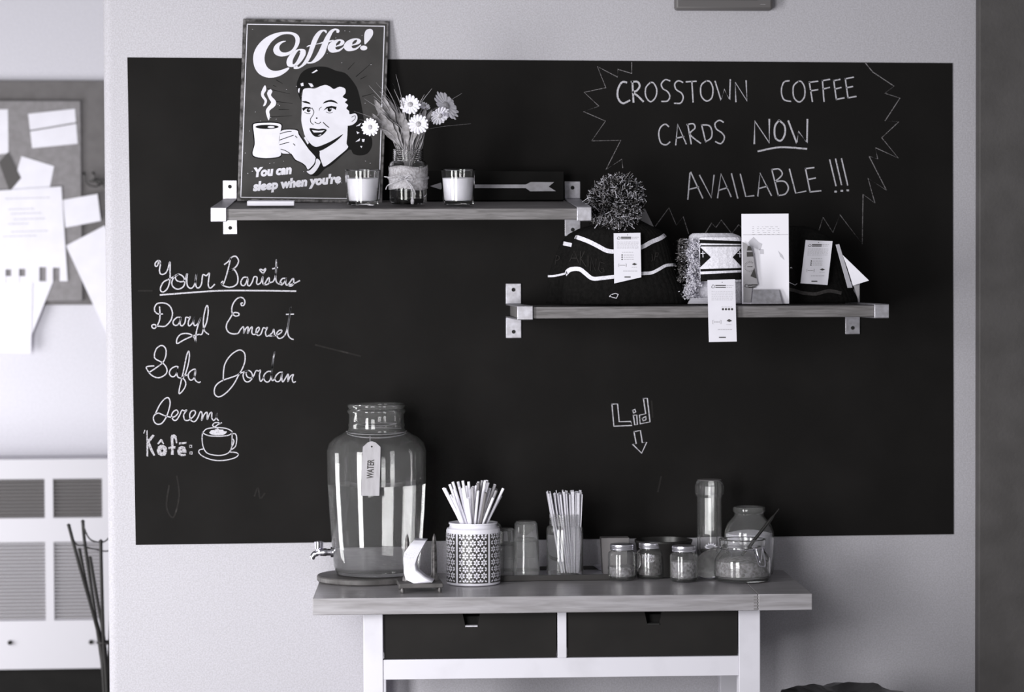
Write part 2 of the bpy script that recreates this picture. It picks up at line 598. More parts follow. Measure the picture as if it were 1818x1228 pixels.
chalk('chalk_lettering', 'cursive chalk name, lowest of the list', 'chalk', [
    z6([(510, 385), (400, 355), (300, 315), (235, 340), (210, 400), (235, 470), (290, 500), (360, 475), (430, 370), (480, 220), (490, 120), (460, 55), (400, 75), (320, 170), (245, 320)]),
    z6([(510, 385), (570, 370), (625, 310), (600, 262), (545, 290), (515, 360), (550, 430), (600, 425), (650, 350), (690, 265), (730, 275), (770, 260), (720, 340), (735, 420), (790, 435), (860, 390), (915, 320), (900, 270), (850, 280), (820, 340), (840, 430), (900, 455), (950, 400), (1000, 290), (1030, 330), (1020, 435), (1060, 340), (1110, 300), (1115, 420), (1150, 330), (1190, 300), (1190, 390), (1220, 435), (1265, 390), (1278, 315), (1270, 390), (1300, 435)]),
], 2.1)
zp = z6
mb = MB()
mb.poly(zp([(95, 610), (112, 595), (118, 760), (200, 670), (232, 690), (150, 800), (180, 880), (240, 1020), (215, 1030), (165, 950), (125, 850), (122, 1040), (95, 1035)]), bp)
obj('chalk_letter', mb, 'chalk_soft', board, smooth=False)
mb = MB()
mb.poly([zp([(268, 940), (285, 880), (330, 845), (390, 850), (435, 890), (440, 960), (410, 1025), (340, 1032), (285, 1000)]), zp([(340, 945), (365, 915), (382, 935), (372, 960), (348, 965)])], bp)
obj('chalk_letter', mb, 'chalk_soft', board, smooth=False)
mb = MB()
mb.poly(zp([(275, 825), (330, 748), (355, 750), (392, 825), (375, 835), (342, 790), (295, 838)]), bp)
obj('chalk_letter', mb, 'chalk_soft', board, smooth=False)
mb = MB()
mb.poly(zp([(505, 1010), (510, 910), (460, 915), (462, 885), (510, 870), (500, 720), (515, 680), (560, 668), (600, 700), (612, 815), (590, 818), (570, 740), (545, 735), (548, 865), (583, 870), (580, 905), (550, 908), (552, 1010)]), bp)
obj('chalk_letter', mb, 'chalk_soft', board, smooth=False)
mb = MB()
mb.poly([zp([(610, 950), (630, 890), (680, 865), (740, 880), (762, 940), (765, 975), (650, 975), (690, 1000), (755, 995), (752, 1028), (680, 1035), (625, 1005)]), zp([(655, 935), (690, 915), (700, 935)])], bp)
obj('chalk_letter', mb, 'chalk_soft', board, smooth=False)
mb = MB()
mb.poly(zp([(642, 805), (765, 795), (765, 825), (642, 840)]), bp)
obj('chalk_letter', mb, 'chalk_soft', board, smooth=False)
mb = MB()
for (a, b) in ((835, 870), (842, 980)):
    mb.stroke(zp([(a-18, b-18), (a+18, b-18), (a+18, b+20), (a-18, b+20), (a-18, b-18)]), 1.6, bp, smooth=0)
mb.stroke(zp([(50, 650), (68, 600)]), 1.6, bp, smooth=0)
obj('chalk_colon', mb, 'chalk_soft', board, smooth=False)
mb = MB()
mb.poly(zp([(1145, 640), (1180, 600), (1230, 595), (1290, 565), (1320, 590), (1380, 590), (1390, 615), (1445, 620), (1430, 650), (1380, 680), (1250, 685), (1180, 668)]), bp)
for st in [zp([(1035, 650), (1090, 585), (1180, 562), (1300, 555), (1430, 570), (1510, 605), (1530, 640), (1480, 680), (1380, 698), (1250, 700), (1130, 688), (1045, 650)]),
           zp([(1035, 640), (1028, 760), (1050, 890), (1110, 980), (1220, 1015), (1350, 1020), (1460, 985), (1515, 910), (1530, 800), (1530, 640)]),
           zp([(1530, 665), (1575, 655), (1605, 700), (1605, 800), (1580, 880), (1510, 930)]),
           zp([(1535, 740), (1560, 770), (1555, 820), (1530, 870)]),
           zp([(1045, 915), (985, 930), (975, 975), (1030, 1030), (1140, 1080), (1280, 1108), (1430, 1100), (1580, 1060), (1635, 1010), (1600, 975), (1500, 965)]),
           zp([(1335, 490), (1290, 470), (1230, 480), (1205, 520), (1240, 540), (1300, 500), (1355, 475)])]:
    mb.stroke(st, 1.8, bp, smooth=5)
obj('chalk_drawing', mb, 'chalk', board, smooth=False, label='chalk drawing of a coffee cup on a saucer')

z8 = lambda p: Z(1060, 120, 3.636, p)
caps = [
    [(190, 95), (160, 95), (135, 140), (135, 195), (165, 230), (210, 212)],
    [(228, 90), (235, 222)], [(222, 92), (262, 92), (275, 120), (255, 150), (232, 158), (265, 185), (298, 218)],
    [(345, 95), (315, 130), (315, 185), (345, 220), (378, 190), (385, 140), (365, 100), (345, 95)],
    [(470, 85), (440, 78), (415, 105), (425, 135), (455, 155), (470, 185), (455, 215), (418, 218)],
    [(553, 95), (525, 85), (502, 105), (510, 140), (545, 165), (556, 195), (540, 228), (500, 230)],
    [(575, 92), (640, 88)], [(612, 90), (620, 222)],
    [(705, 85), (672, 115), (672, 180), (705, 215), (740, 195), (748, 135), (730, 92), (705, 85)],
    [(762, 88), (800, 210), (822, 140), (856, 208), (860, 78)],
    [(896, 220), (892, 95), (968, 215), (962, 85)],
    [(1240, 85), (1205, 95), (1190, 150), (1205, 205), (1250, 218)],
    [(1300, 88), (1268, 120), (1270, 190), (1305, 222), (1338, 190), (1340, 130), (1320, 92), (1300, 88)],
    [(1370, 92), (1390, 218)], [(1370, 95), (1425, 88)], [(1378, 150), (1425, 142)],
    [(1455, 82), (1465, 218)], [(1455, 84), (1502, 76)], [(1460, 138), (1500, 128)],
    [(1528, 84), (1545, 205)], [(1528, 84), (1568, 76)], [(1538, 138), (1575, 128)], [(1545, 205), (1595, 195)],
    [(1602, 70), (1620, 195)], [(1602, 72), (1655, 62)], [(1612, 130), (1650, 122)], [(1620, 195), (1672, 186)],
    [(462, 380), (440, 365), (410, 385), (398, 430), (412, 485), (445, 498), (470, 480)],
    [(508, 498), (520, 365), (575, 492)], [(512, 455), (560, 445)],
    [(585, 365), (608, 492)], [(580, 368), (620, 362), (632, 390), (600, 430), (668, 488)],
    [(675, 370), (700, 475)], [(675, 370), (725, 375), (742, 415), (735, 455), (700, 478)],
    [(815, 352), (790, 340), (762, 360), (770, 395), (810, 425), (822, 455), (800, 490), (765, 478)],
    [(600, 680), (586, 850)], [(605, 675), (682, 842)], [(598, 785), (655, 770)],
    [(662, 695), (738, 840), (755, 695)],
    [(778, 840), (800, 685), (865, 832)], [(790, 790), (840, 775)],
    [(868, 685), (908, 842)], [(925, 688), (960, 832), (1012, 826)],
    [(1038, 828), (1052, 680), (1125, 825)], [(1045, 780), (1098, 765)],
    [(1128, 658), (1170, 825)], [(1128, 658), (1175, 655), (1195, 690), (1150, 735)], [(1150, 735), (1210, 735), (1235, 775), (1215, 815), (1168, 825)],
    [(1242, 655), (1282, 810), (1348, 797)],
    [(1345, 650), (1375, 800)], [(1345, 652), (1400, 645)], [(1362, 722), (1410, 712)], [(1375, 802), (1445, 795)],
    [(1502, 595), (1542, 762)], [(1540, 590), (1578, 755)], [(1578, 588), (1618, 758)],
]
bold = [[(1015, 490), (1018, 345), (1112, 485), (1112, 335)], [(1175, 340), (1148, 380), (1150, 450), (1185, 472), (1212, 430), (1210, 375), (1175, 340)], [(1235, 345), (1290, 490), (1300, 410), (1355, 485), (1358, 335)], [(1040, 540), (1180, 514), (1352, 524)]]
mb = MB()
sharp = lambda p: 0 if len(p) <= 3 or p in ([(762, 88), (800, 210), (822, 140), (856, 208), (860, 78)], [(896, 220), (892, 95), (968, 215), (962, 85)]) else 5
for p in caps:
    mb.stroke(z8(p), 2.3 if p[0][0] > 250 or p[0][1] > 300 else 3.2, bp, smooth=sharp(p))
for p in ((1540, 800), (1580, 795), (1618, 792)):
    mb.stroke(z8([(p[0]-4, p[1]), (p[0]+4, p[1])]), 3.2, bp, smooth=0)
obj('chalk_lettering', mb, 'chalk', board, smooth=False, label='hand printed chalk capitals announcing coffee cards')
mb = MB()
for i, p in enumerate(bold):
    mb.stroke(z8(p), 3.0, bp, smooth=0 if i in (0, 2) else 6)
obj('chalk_lettering', mb, 'chalk', board, smooth=False, label='bold underlined chalk word in the notice')
zb = lambda p: Z(1000, 80, 2.8406, p)
chalk('chalk_burst', 'thin zigzag chalk burst around the notice', 'chalk_thin', [
    zb([(345, 88), (345, 143), (275, 122), (275, 162), (172, 108), (215, 215), (105, 238), (180, 308), (102, 335), (213, 383), (143, 483), (290, 480), (215, 628), (296, 575), (300, 618)]),
    zb([(465, 912), (533, 820), (570, 908), (605, 865), (632, 950)]),
    zb([(715, 950), (748, 897), (770, 920), (797, 882), (850, 950), (885, 905), (905, 925)]),
    zb([(1522, 88), (1560, 135), (1668, 207), (1622, 243), (1698, 267), (1623, 382), (1693, 386), (1606, 467), (1690, 570), (1574, 517), (1586, 574), (1542, 560), (1630, 732), (1537, 672), (1572, 797), (1512, 752), (1508, 1002), (1395, 855), (1360, 945), (1310, 868), (1290, 932)]),
], 1.5, sm=0)
zl = lambda p: Z(1060, 690, 8.775, p)
chalk('chalk_lettering', 'outlined chalk word above a down arrow', 'chalk', [
    zl([(232, 240), (320, 235), (345, 512), (525, 508), (545, 570), (262, 582), (232, 240)]),
    zl([(565, 412), (618, 408), (628, 555), (588, 565), (565, 412)]),
    zl([(555, 335), (590, 320), (602, 360), (570, 378), (555, 335)]),
    zl([(722, 152), (782, 145), (825, 515), (672, 545), (660, 410), (758, 388), (722, 152)]),
    zl([(705, 460), (762, 428), (762, 480), (720, 500), (705, 460)]),
], 2.1, sm=0)
chalk('chalk_drawing', 'outlined chalk arrow pointing down', 'chalk', [
    zl([(575, 668), (675, 648), (705, 838), (775, 830), (695, 1002), (552, 862), (610, 855), (575, 668)])], 2.1, sm=0)
chalk('chalk_smudge', 'faint wiped chalk marks', 'smudge', [[(300, 862), (296, 900), (308, 918), (318, 880), (314, 845)], [(452, 880), (458, 866), (462, 884), (470, 876)], [(246, 516), (270, 516)], [(1157, 712), (1159, 740)], [(1168, 872), (1174, 846)], [(560, 612), (640, 632)]], 3)['kind'] = 'stuff'

# ================================================================== SHELVES
def shelf(kind, bx, fx, ztl, label, labels):
    """bx: pixel x of the wall plates' edges (left, right), fx: of the front caps; ztl: rows of the strap at wall and front"""
    SD = 0.35
    (wl_, wr_), (fl_, fr_) = bx, fx
    yw, yf, yfb = ztl
    zw = (U(wl_[0], yw[0], 0).z+U(wr_[0], yw[1], 0).z)/2
    zf = (U(fl_[0], yf[0], -SD).z+U(fr_[0], yf[1], -SD).z)/2
    zfb = (U(fl_[0], yfb[0], -SD).z+U(fr_[0], yfb[1], -SD).z)/2
    th = zf-zfb
    zt = lambda y: zw+(zf-zw)*(-y/SD)
    x0 = U(fl_[0], yf[0], -SD).x+0.003
    x1 = U(fr_[1], yf[1], -SD).x-0.003
    t = 0.003
    xa, xb = x0+0.0, x1
    b = MB()
    b.hexa([(xa, -0.004, zt(0)-t), (xa, -SD+0.004, zt(-SD)-t), (xa, -SD+0.004, zt(-SD)-th+t), (xa, -0.004, zt(0)-th+t)],
           [(xb, -0.004, zt(0)-t), (xb, -SD+0.004, zt(-SD)-t), (xb, -SD+0.004, zt(-SD)-th+t), (xb, -0.004, zt(0)-th+t)])
    s = tag(obj('wall_shelf', b, 'shelf_wood', bevel=0.0015), label, 'shelf', 'wooden wall shelves')
    for i, (w2, f2, (yt, ybm)) in enumerate(((wl_, fl_, kind[0]), (wr_, fr_, kind[1]))):
        wx0, wx1 = U(w2[0], yt, 0).x, U(w2[1], yt, 0).x
        fx0, fx1 = U(f2[0], yf[i], -SD).x, U(f2[1], yf[i], -SD).x
        wtop, wbot = U(w2[0], yt, 0).z, U(w2[0], ybm, 0).z
        Q = lambda y, z, s_: (wx0+(fx0-wx0)*(-y/SD) if s_ == 0 else wx1+(fx1-wx1)*(-y/SD), y, z)
        m = MB()
        e = 0.0025
        # upper plate, top strap, front, bottom strap, lower plate: one bent strip
        def strip(p, q):
            m.hexa([Q(*p[0], 0), Q(*p[1], 0), Q(*q[1], 0), Q(*q[0], 0)], [Q(*p[0], 1), Q(*p[1], 1), Q(*q[1], 1), Q(*q[0], 1)])
        strip(((-e, wtop), (-e-t, wtop)), ((-e, zt(0)), (-e-t, zt(0))))
        strip(((-e, zt(0)), (-e, zt(0)-t+0.0002)), ((-SD-t, zt(-SD)), (-SD-t, zt(-SD)-t+0.0002)))
        strip(((-SD-t, zt(-SD)), (-SD+0.002, zt(-SD))), ((-SD-t, zt(-SD)-th), (-SD+0.002, zt(-SD)-th)))
        strip(((-SD-t, zt(-SD)-th), (-SD-t, zt(-SD)-th+t-0.0002)), ((-e, zt(0)-th), (-e, zt(0)-th+t-0.0002)))
        strip(((-e, zt(0)-th), (-e-t, zt(0)-th)), ((-e, wbot), (-e-t, wbot)))
        br = tag(obj('shelf_bracket', m, 'steel', bevel=0.0012), labels[i], 'bracket', 'metal strap shelf brackets')
        for zz in (wtop-0.014, wbot+0.014):
            sc = MB().lathe([(0.0, 0), (0.0042, 0), (0.0042, 0.0012), (0.0, 0.0012)], 16)
            sc.xf(Matrix.Translation(((wx0+wx1)/2, -e-t-0.0001, zz)) @ Matrix.Rotation(PI/2, 4, 'X'))
            obj('screw', sc, 'hole', br, label='dark screw head')
    return s, zt, (x0, x1)


shU, ztU, _ = shelf(((320, 416), (322, 419)), ((395.5, 421), (1002, 1030)), ((374, 402), (1024, 1050)), ((350, 356), (366, 369), (391, 395)),
                    'pale wooden shelf holding the coffee sign, flower jar and candles',
                    ['steel strap bracket at the left end of the upper shelf', 'steel strap bracket at the right end of the upper shelf'])
shL, ztL, _ = shelf(((503, 600), (500, 593)), ((897.5, 925), (1500, 1526)), ((918, 946), (1552, 1578)), ((541, 535), (544, 538), (570, 563)),
                    'pale wooden shelf holding knitted hats and tags',
                    ['steel strap bracket at the left end of the lower shelf', 'steel strap bracket at the right end of the lower shelf'])
TU = math.atan2(ztU(0)-ztU(-0.35), 0.35)

# ---- coffee sign
yt_, yb_ = -0.012, -0.10
TL, TR = U(431.5, 33, yt_), U(690.5, 37.5, yt_)
BL = U(421, 357, yb_)
BR = U(678, 361, yb_)
sp = plane3(TL, TR, BL)
SIGN = thing('metal_sign', 'dark retro coffee sign with a smiling woman leaning against the wall', 'sign', ((BL.x+BR.x)/2, yb_, ztU(yb_)))
fp = [sp(431.5, 33), sp(690.5, 37.5), sp(678.5, 360.5), sp(421, 356.5)]
nb = sp.n*-0.006
obj('panel', MB().hexa([p+nb for p in fp], fp), 'sign_edge', SIGN, bevel=0.001)
q = 4.5
obj('face', MB().hexa([sp(431.5+5, 33+5, 0.0001), sp(690.5-4, 37.5+5, 0.0001), sp(678.5-4, 360.5-5, 0.0001), sp(421+6, 356.5-4, 0.0001)],
                     [sp(431.5+5, 33+5, 0.0007), sp(690.5-4, 37.5+5, 0.0007), sp(678.5-4, 360.5-5, 0.0007), sp(421+6, 356.5-4, 0.0007)]), 'sign_face', SIGN)
L = lambda k: (lambda x, y: sp(x, y, 0.0008+0.00025*k))
mb = MB()
for a, b in (((439, 43), (682.5, 46.5)), ((682.5, 46.5), (672.5, 353)), ((672.5, 353), (427.5, 350)), ((427.5, 350), (439, 43))):
    mb.stroke([a, b], 1.5, L(0), smooth=0)
obj('border', mb, 'sign_white', SIGN, smooth=False)
zc = lambda p: Z(430, 40, 6.992, p)
mb = MB()
mb.polys(zc([(585, 565), (560, 600), (480, 655), (390, 682), (300, 680), (220, 645), (165, 580), (138, 490), (140, 400), (175, 310), (240, 230), (330, 165), (440, 125), (540, 115), (620, 120), (680, 145), (712, 190), (708, 260), (670, 330), (610, 385), (540, 415), (470, 420), (410, 395), (385, 345), (400, 295), (440, 255), (500, 230), (545, 230), (495, 255), (465, 290), (462, 330), (490, 365), (540, 372), (600, 350), (640, 305), (662, 240), (655, 190), (625, 155), (570, 143), (500, 150), (430, 185), (360, 245), (305, 330), (280, 410), (280, 480), (305, 545), (350, 585), (410, 600), (480, 590), (540, 568), (575, 558)]), L(0))
mb.polys([zc([(550, 500), (560, 450), (600, 390), (650, 350), (700, 330), (755, 328), (785, 345), (788, 390), (765, 440), (720, 500), (670, 540), (610, 552), (565, 540)]), zc([(625, 500), (630, 460), (660, 400), (690, 355), (715, 345), (722, 370), (705, 420), (675, 480), (645, 515), (628, 515)])], L(0))
mb.polys(zc([(1050, 120), (1045, 98), (1010, 90), (960, 100), (915, 140), (875, 205), (845, 290), (815, 385), (780, 460), (735, 525), (695, 552), (680, 530), (655, 535), (638, 560), (650, 577), (700, 572), (760, 540), (815, 490), (860, 410), (895, 320), (930, 230), (965, 160), (1000, 112), (1025, 115), (1040, 135)]), L(0))
mb.polys(zc([(1195, 128), (1208, 100), (1180, 77), (1130, 78), (1080, 110), (1030, 185), (985, 280), (935, 385), (885, 460), (850, 490), (820, 490), (800, 505), (840, 510), (905, 495), (975, 450), (1025, 385), (1055, 300), (1085, 210), (1120, 130), (1150, 98), (1170, 100), (1170, 122)]), L(0))
mb.polys(zc([(800, 300), (830, 280), (950, 258), (1010, 235), (1130, 215), (1125, 230), (1040, 252), (900, 275), (810, 303)]), L(1))
e1 = [(1270, 300), (1220, 350), (1160, 370), (1100, 370), (1065, 335), (1065, 290), (1100, 245), (1160, 215), (1220, 208), (1262, 225), (1268, 255), (1235, 285), (1160, 305), (1165, 330), (1195, 335), (1240, 310), (1262, 290)]
eh = [(1165, 290), (1205, 270), (1225, 240), (1215, 225), (1190, 235), (1165, 265)]
mb.polys([zc(e1), zc(eh)], L(0))
g = lambda p: [(1262+(a-1062)*1.02, 195+(b-208)*0.97) for a, b in p]
mb.polys([zc(g(e1)), zc(g(eh))], L(1))
mb.polys(zc([(1520, 270), (1515, 200), (1520, 130), (1545, 90), (1590, 78), (1622, 100), (1622, 150), (1590, 205), (1545, 255)]), L(0))
mb.polys(zc([(1508+44*math.cos(a/14*2*PI), 315+30*math.sin(a/14*2*PI)) for a in range(14)]), L(0))
obj('script_lettering', mb, 'sign_white', SIGN, smooth=False, label='large white script lettering')
mb = MB()
text_px(mb, 'You can', 451.5, 313.5, 518.5, 307.5, 15, L(0), shear=0.22, offset=0.06, space=1.0)
text_px(mb, "sleep when you're", 449, 338.5, 606, 323.5, 15, L(0), shear=0.22, offset=0.06, space=1.0)
obj('slogan_lettering', mb, 'sign_white', SIGN, smooth=False, label='white slanted slogan lettering')
zf_ = lambda p: Z(500, 110, 6.139, p)
zh = lambda p: Z(430, 230, 6.992, p)
z4s = lambda p: Z(410, 20, 3.51, p)
mb = MB()
mb.polys(zf_([(165, 240), (180, 190), (215, 120), (290, 70), (400, 50), (500, 58), (590, 95), (690, 120), (760, 190), (820, 280), (850, 380), (870, 470), (885, 560), (900, 640), (930, 720), (965, 790), (988, 860), (978, 935), (930, 1000), (850, 1018), (780, 1000), (735, 955), (560, 1110), (470, 1165), (400, 1235), (330, 1240), (280, 1195), (380, 1060), (300, 940), (250, 830), (300, 860), (700, 700), (600, 300), (240, 300), (222, 430), (195, 385), (170, 310)]), L(1))
mb.polys(zh([(470, 10), (570, -12), (690, 0), (715, 55), (780, 150), (850, 250), (930, 345), (925, 440), (830, 505), (780, 460), (735, 420), (650, 380), (600, 308), (550, 310), (480, 300), (450, 235), (445, 180), (455, 85)]), L(1))
mb.polys(z4s([(130, 710), (148, 693), (200, 688), (270, 688), (316, 700), (320, 730), (306, 790), (306, 850), (318, 880), (306, 911), (220, 921), (145, 911), (129, 882), (142, 830), (138, 770)]), L(0))
for a, b in (((725, 80), (795, 5)), ((812, 158), (980, 12)), ((862, 185), (930, 150)), ((880, 375), (1010, 340)), ((-90, 255), (-60, 270)), ((-155, 290), (90, 348)), ((-60, 430), (118, 452)), ((-30, 517), (80, 518)), ((-140, 600), (115, 585)), ((-60, 195), (10, 235))):
    mb.stroke(zf_([a, b]), (1.3, 0.5), L(0), smooth=0)
obj('picture_shadow_print', mb, 'sign_black', SIGN, smooth=False, label='black print of hair, outlines and rays')
mb = MB()
mb.polys(zf_([(240, 295), (300, 285), (360, 290), (420, 265), (480, 250), (530, 270), (570, 295), (630, 270), (690, 290), (695, 340), (665, 380), (715, 410), (690, 440), (725, 470), (705, 505), (735, 535), (742, 570), (800, 560), (825, 590), (820, 640), (780, 680), (732, 695), (720, 700), (716, 800), (708, 890), (722, 935), (620, 1025), (475, 1137), (440, 1105), (415, 1025), (410, 965), (330, 905), (260, 820), (230, 720), (215, 640), (218, 560), (220, 480), (220, 400), (228, 340)]), L(2))
obj('face_print', mb, 'sign_white', SIGN, smooth=False)
mb = MB()
mb.polys(zh([(480, 20), (560, 0), (680, 10), (700, 60), (760, 150), (830, 250), (915, 350), (900, 420), (820, 495), (790, 450), (740, 410), (660, 370), (610, 300), (560, 300), (490, 290), (460, 230), (455, 180), (465, 90)]), L(2))
obj('hand_print', mb, 'sign_white', SIGN, smooth=False)
mb = MB()
mb.polys(zh([(925, 358), (970, 400), (950, 460), (900, 530), (850, 558), (800, 520), (845, 500), (905, 430)]), L(2))
obj('cuff_print', mb, 'sign_white', SIGN, smooth=False)
mb = MB()
mb.polys(zh([(765, 100), (782, 90), (828, 165), (812, 185)]), L(2))
obj('sleeve_print', mb, 'sign_white', SIGN, smooth=False)
mb = MB()
mb.polys(z4s([(138, 715), (150, 700), (200, 695), (270, 695), (310, 705), (313, 730), (300, 790), (300, 850), (312, 880), (300, 905), (220, 915), (150, 905), (135, 880), (148, 830), (145, 770)]), L(2))
obj('mug_print', mb, 'sign_white', SIGN, smooth=False)
mb = MB()
mb.polys(z4s([(212, 460), (190, 500), (190, 530), (210, 560), (200, 590), (215, 585), (225, 555), (205, 520), (220, 490)]), L(2))
obj('steam_print', mb, 'sign_white', SIGN, smooth=False)
mb = MB()
mb.polys(z4s([(245, 485), (225, 510), (240, 550), (250, 570), (220, 610), (220, 640), (235, 680), (243, 650), (240, 620), (275, 590), (280, 560), (250, 525), (258, 500)]), L(2))
obj('steam_print', mb, 'sign_white', SIGN, smooth=False)
mb = MB()
mb = MB()
for h in ([(325, 120), (380, 82), (395, 95), (345, 122)], [(205, 235), (235, 225), (240, 260), (215, 265)], [(290, 230), (330, 235), (350, 265), (320, 275)], [(180, 290), (200, 285), (190, 340), (178, 320)], [(810, 700), (870, 660), (850, 695)], [(815, 755), (850, 770), (825, 785)], [(805, 870), (855, 830), (850, 860)], [(875, 840), (905, 840), (900, 870), (878, 868)], [(855, 915), (880, 915), (870, 938)]):
    mb.polys(zf_(h), L(2))
obj('hair_shine', mb, 'sign_white', SIGN, smooth=False, kind='stuff')
mb = MB()
rs = random.Random(3)
for i in range(60):
    x, y = rs.uniform(432, 676), rs.uniform(48, 348)
    mb.stroke([(x, y), (x+rs.uniform(.2, .9), y+rs.uniform(-.4, .4))], rs.uniform(.5, 1.0), L(0), smooth=0)
obj('paint_specks', mb, 'sign_white', SIGN, smooth=False, kind='stuff', label='tiny pale paint chips')
mb = MB()
K = L(3)
for h in ([(215, 430), (260, 425), (300, 438), (318, 462), (290, 455), (250, 445)], [(450, 452), (480, 425), (540, 412), (590, 430), (610, 455), (570, 440), (520, 434), (480, 445)],
          [(222, 505), (255, 488), (310, 492), (332, 512), (300, 506), (265, 508), (235, 535)], [(455, 528), (490, 490), (540, 478), (600, 488), (590, 522), (555, 502), (500, 505)],
          [(303, 725), (340, 722), (400, 732), (450, 726), (492, 740), (460, 782), (410, 814), (360, 810), (325, 775)],
          [(670, 785), (560, 852), (470, 895), (380, 925), (330, 905), (300, 890), (360, 950), (420, 968), (520, 915), (610, 850)]):
    mb.polys(zf_(h), K)
for cx_, cy_, rr in ((293, 527, 20), (522, 518, 22), (382, 612, 9)):
    mb.polys(zf_([(cx_+rr*math.cos(k*PI/6), cy_+rr*math.sin(k*PI/6)) for k in range(12)]), K)
for st, w in (([(250, 548), (280, 562), (312, 562)], .9), ([(330, 500), (350, 540), (340, 580), (315, 620), (320, 660), (345, 680)], 1.2), ([(485, 545), (520, 556), (555, 548)], .9),
              ([(362, 655), (385, 668), (405, 672), (425, 655)], 1.2), ([(455, 660), (485, 690), (515, 712)], 1.5), ([(408, 530), (415, 505), (435, 490)], .8), ([(765, 600), (800, 585), (800, 620), (765, 650)], 1.0)):
    mb.stroke(zf_(st), w, K, smooth=4)
for st in ([(470, 52), (540, 30), (610, 22)], [(465, 130), (550, 100), (635, 70)], [(465, 188), (520, 172), (580, 158)], [(480, 245), (530, 258), (590, 292)], [(915, 352), (895, 425), (835, 490)], [(635, 175), (655, 195)], [(660, 80), (680, 100)]):
    mb.stroke(zh(st), 1.3, K, smooth=4)
mb.polys(z4s([(225+72*math.cos(k*PI/10), 720+13*math.sin(k*PI/10)) for k in range(20)]), K)
obj('picture_line_print', mb, 'sign_black', SIGN, smooth=False, kind='stuff', label='black print of facial features and fingers')
mb = MB()
mb.polys(z4s([(250+22*math.cos(k*PI/6), 721+6*math.sin(k*PI/6)) for k in range(12)]), L(4))
mb.polys(zf_([(330, 742), (400, 750), (470, 744), (440, 766), (350, 768)]), L(4))
mb.polys(zf_([(395, 800), (432, 784), (425, 800)]), L(4))
for cx_, cy_ in ((300, 520), (530, 510)):
    mb.polys(zf_([(cx_+6*math.cos(k*PI/4), cy_+6*math.sin(k*PI/4)) for k in range(8)]), L(4))
obj('picture_highlight_print', mb, 'sign_white', SIGN, smooth=False, kind='stuff')


def on_shelf(px, y, zt, tilt, py=360):
    return Vector((U(px, py, y).x, y, zt(y)+0.0005))


# small white card at the sign's foot
p0, p1 = on_shelf(440, -0.27, ztU, TU), on_shelf(523, -0.27, ztU, TU)
mb = MB().hexa([(p0.x, -0.30, ztU(-0.30)+0.0006), (p1.x, -0.30, ztU(-0.30)+0.0006), (p1.x, -0.25, ztU(-0.25)+0.0006), (p0.x, -0.25, ztU(-0.25)+0.0006)],
               [(p0.x, -0.30, ztU(-0.30)+0.010), (p1.x, -0.30, ztU(-0.30)+0.010), (p1.x, -0.25, ztU(-0.25)+0.010), (p0.x, -0.25, ztU(-0.25)+0.010)])
tag(obj('card_stack', mb, 'paper', bevel=0.001), 'small flat white card stack lying in front of the coffee sign', 'cards')

# ---- candles
def candle(px, label, y, fill_m='wax', sc=1.0):
    c = on_shelf(px, y, ztU, TU)
    t = thing('glass_candle', label, 'candle', c, (TU, 0, 0), 'candles in glass tumblers')
    R1, R0, H = mm(31.5, y)*sc, mm(27, y)*sc, mm(62, y)*sc
    g_ = 0.0024
    pr = [(0.0, 0), (R0-.002, 0), (R0, .002), (R1, H-.001), (R1-g_/2, H), (R1-g_, H-.001), (R0-g_+0.0002, 0.009), (R0-g_-.003, .0075), (0, .0075)]
    obj('tumbler', MB().lathe(pr, 48), 'glass', t, local=True)
    zt0, zt1 = 0.0078, H*0.76
    ra = lambda z: R0-g_-0.0006+(R1-R0)*(z-0.009)/(H-0.009)
    obj('wax', MB().lathe([(0, zt0), (ra(.009)-.003, zt0), (ra(zt0+.003), zt0+.003), (ra(zt1), zt1), (ra(zt1)-.002, zt1-.0006), (0.0, zt1-.0012)], 40), fill_m, t, local=True)
    obj('wick', MB().tube([(0, 0, zt1-.002), (0.0005, 0, zt1+.005), (0.001, 0, zt1+.009)], 0.0007, 6), 'hole', t, local=True)
    return t


candle(644, 'glass candle standing in front of the coffee sign', -0.27)
candle(813.5, 'glass candle right of the flower jar, in front of the arrow plaque', -0.26)

# ---- arrow plaque
ya = -0.075
za = ztU(ya)
pl = plane3(U(760, 303, ya+.012), U(990, 303, ya+.012), Vector((U(760, 360, ya).x, ya, za)))
A = thing('arrow_plaque', 'black wooden plaque with a pale arrow pointing left', 'plaque', (U(880, 360, ya).x, ya, za))
fr = [pl(752, 303), pl(1001, 304), pl(1001, 358), pl(752, 357)]
for i in (2, 3):
    fr[i] = Vector((fr[i].x, fr[i].y, ztU(ya)+.0008))
obj('board', MB().hexa([p-pl.n*0.014 for p in fr], fr), 'black_wood', A, bevel=.001)
fa = lambda x, y: pl(x, y, .0008)
mb = MB()
arrow = Z(740, 280, 5.509, [(130, 277), (235, 243), (245, 262), (1065, 262), (1115, 237), (1342, 238), (1290, 282), (1360, 326), (1110, 328), (1065, 297), (245, 296), (235, 310)])
mb.hexa([pl(x, y, .0001) for x, y in arrow], [pl(x, y, .0012) for x, y in arrow])
obj('arrow', mb, 'arrow', A, smooth=False, label='pale painted arrow')


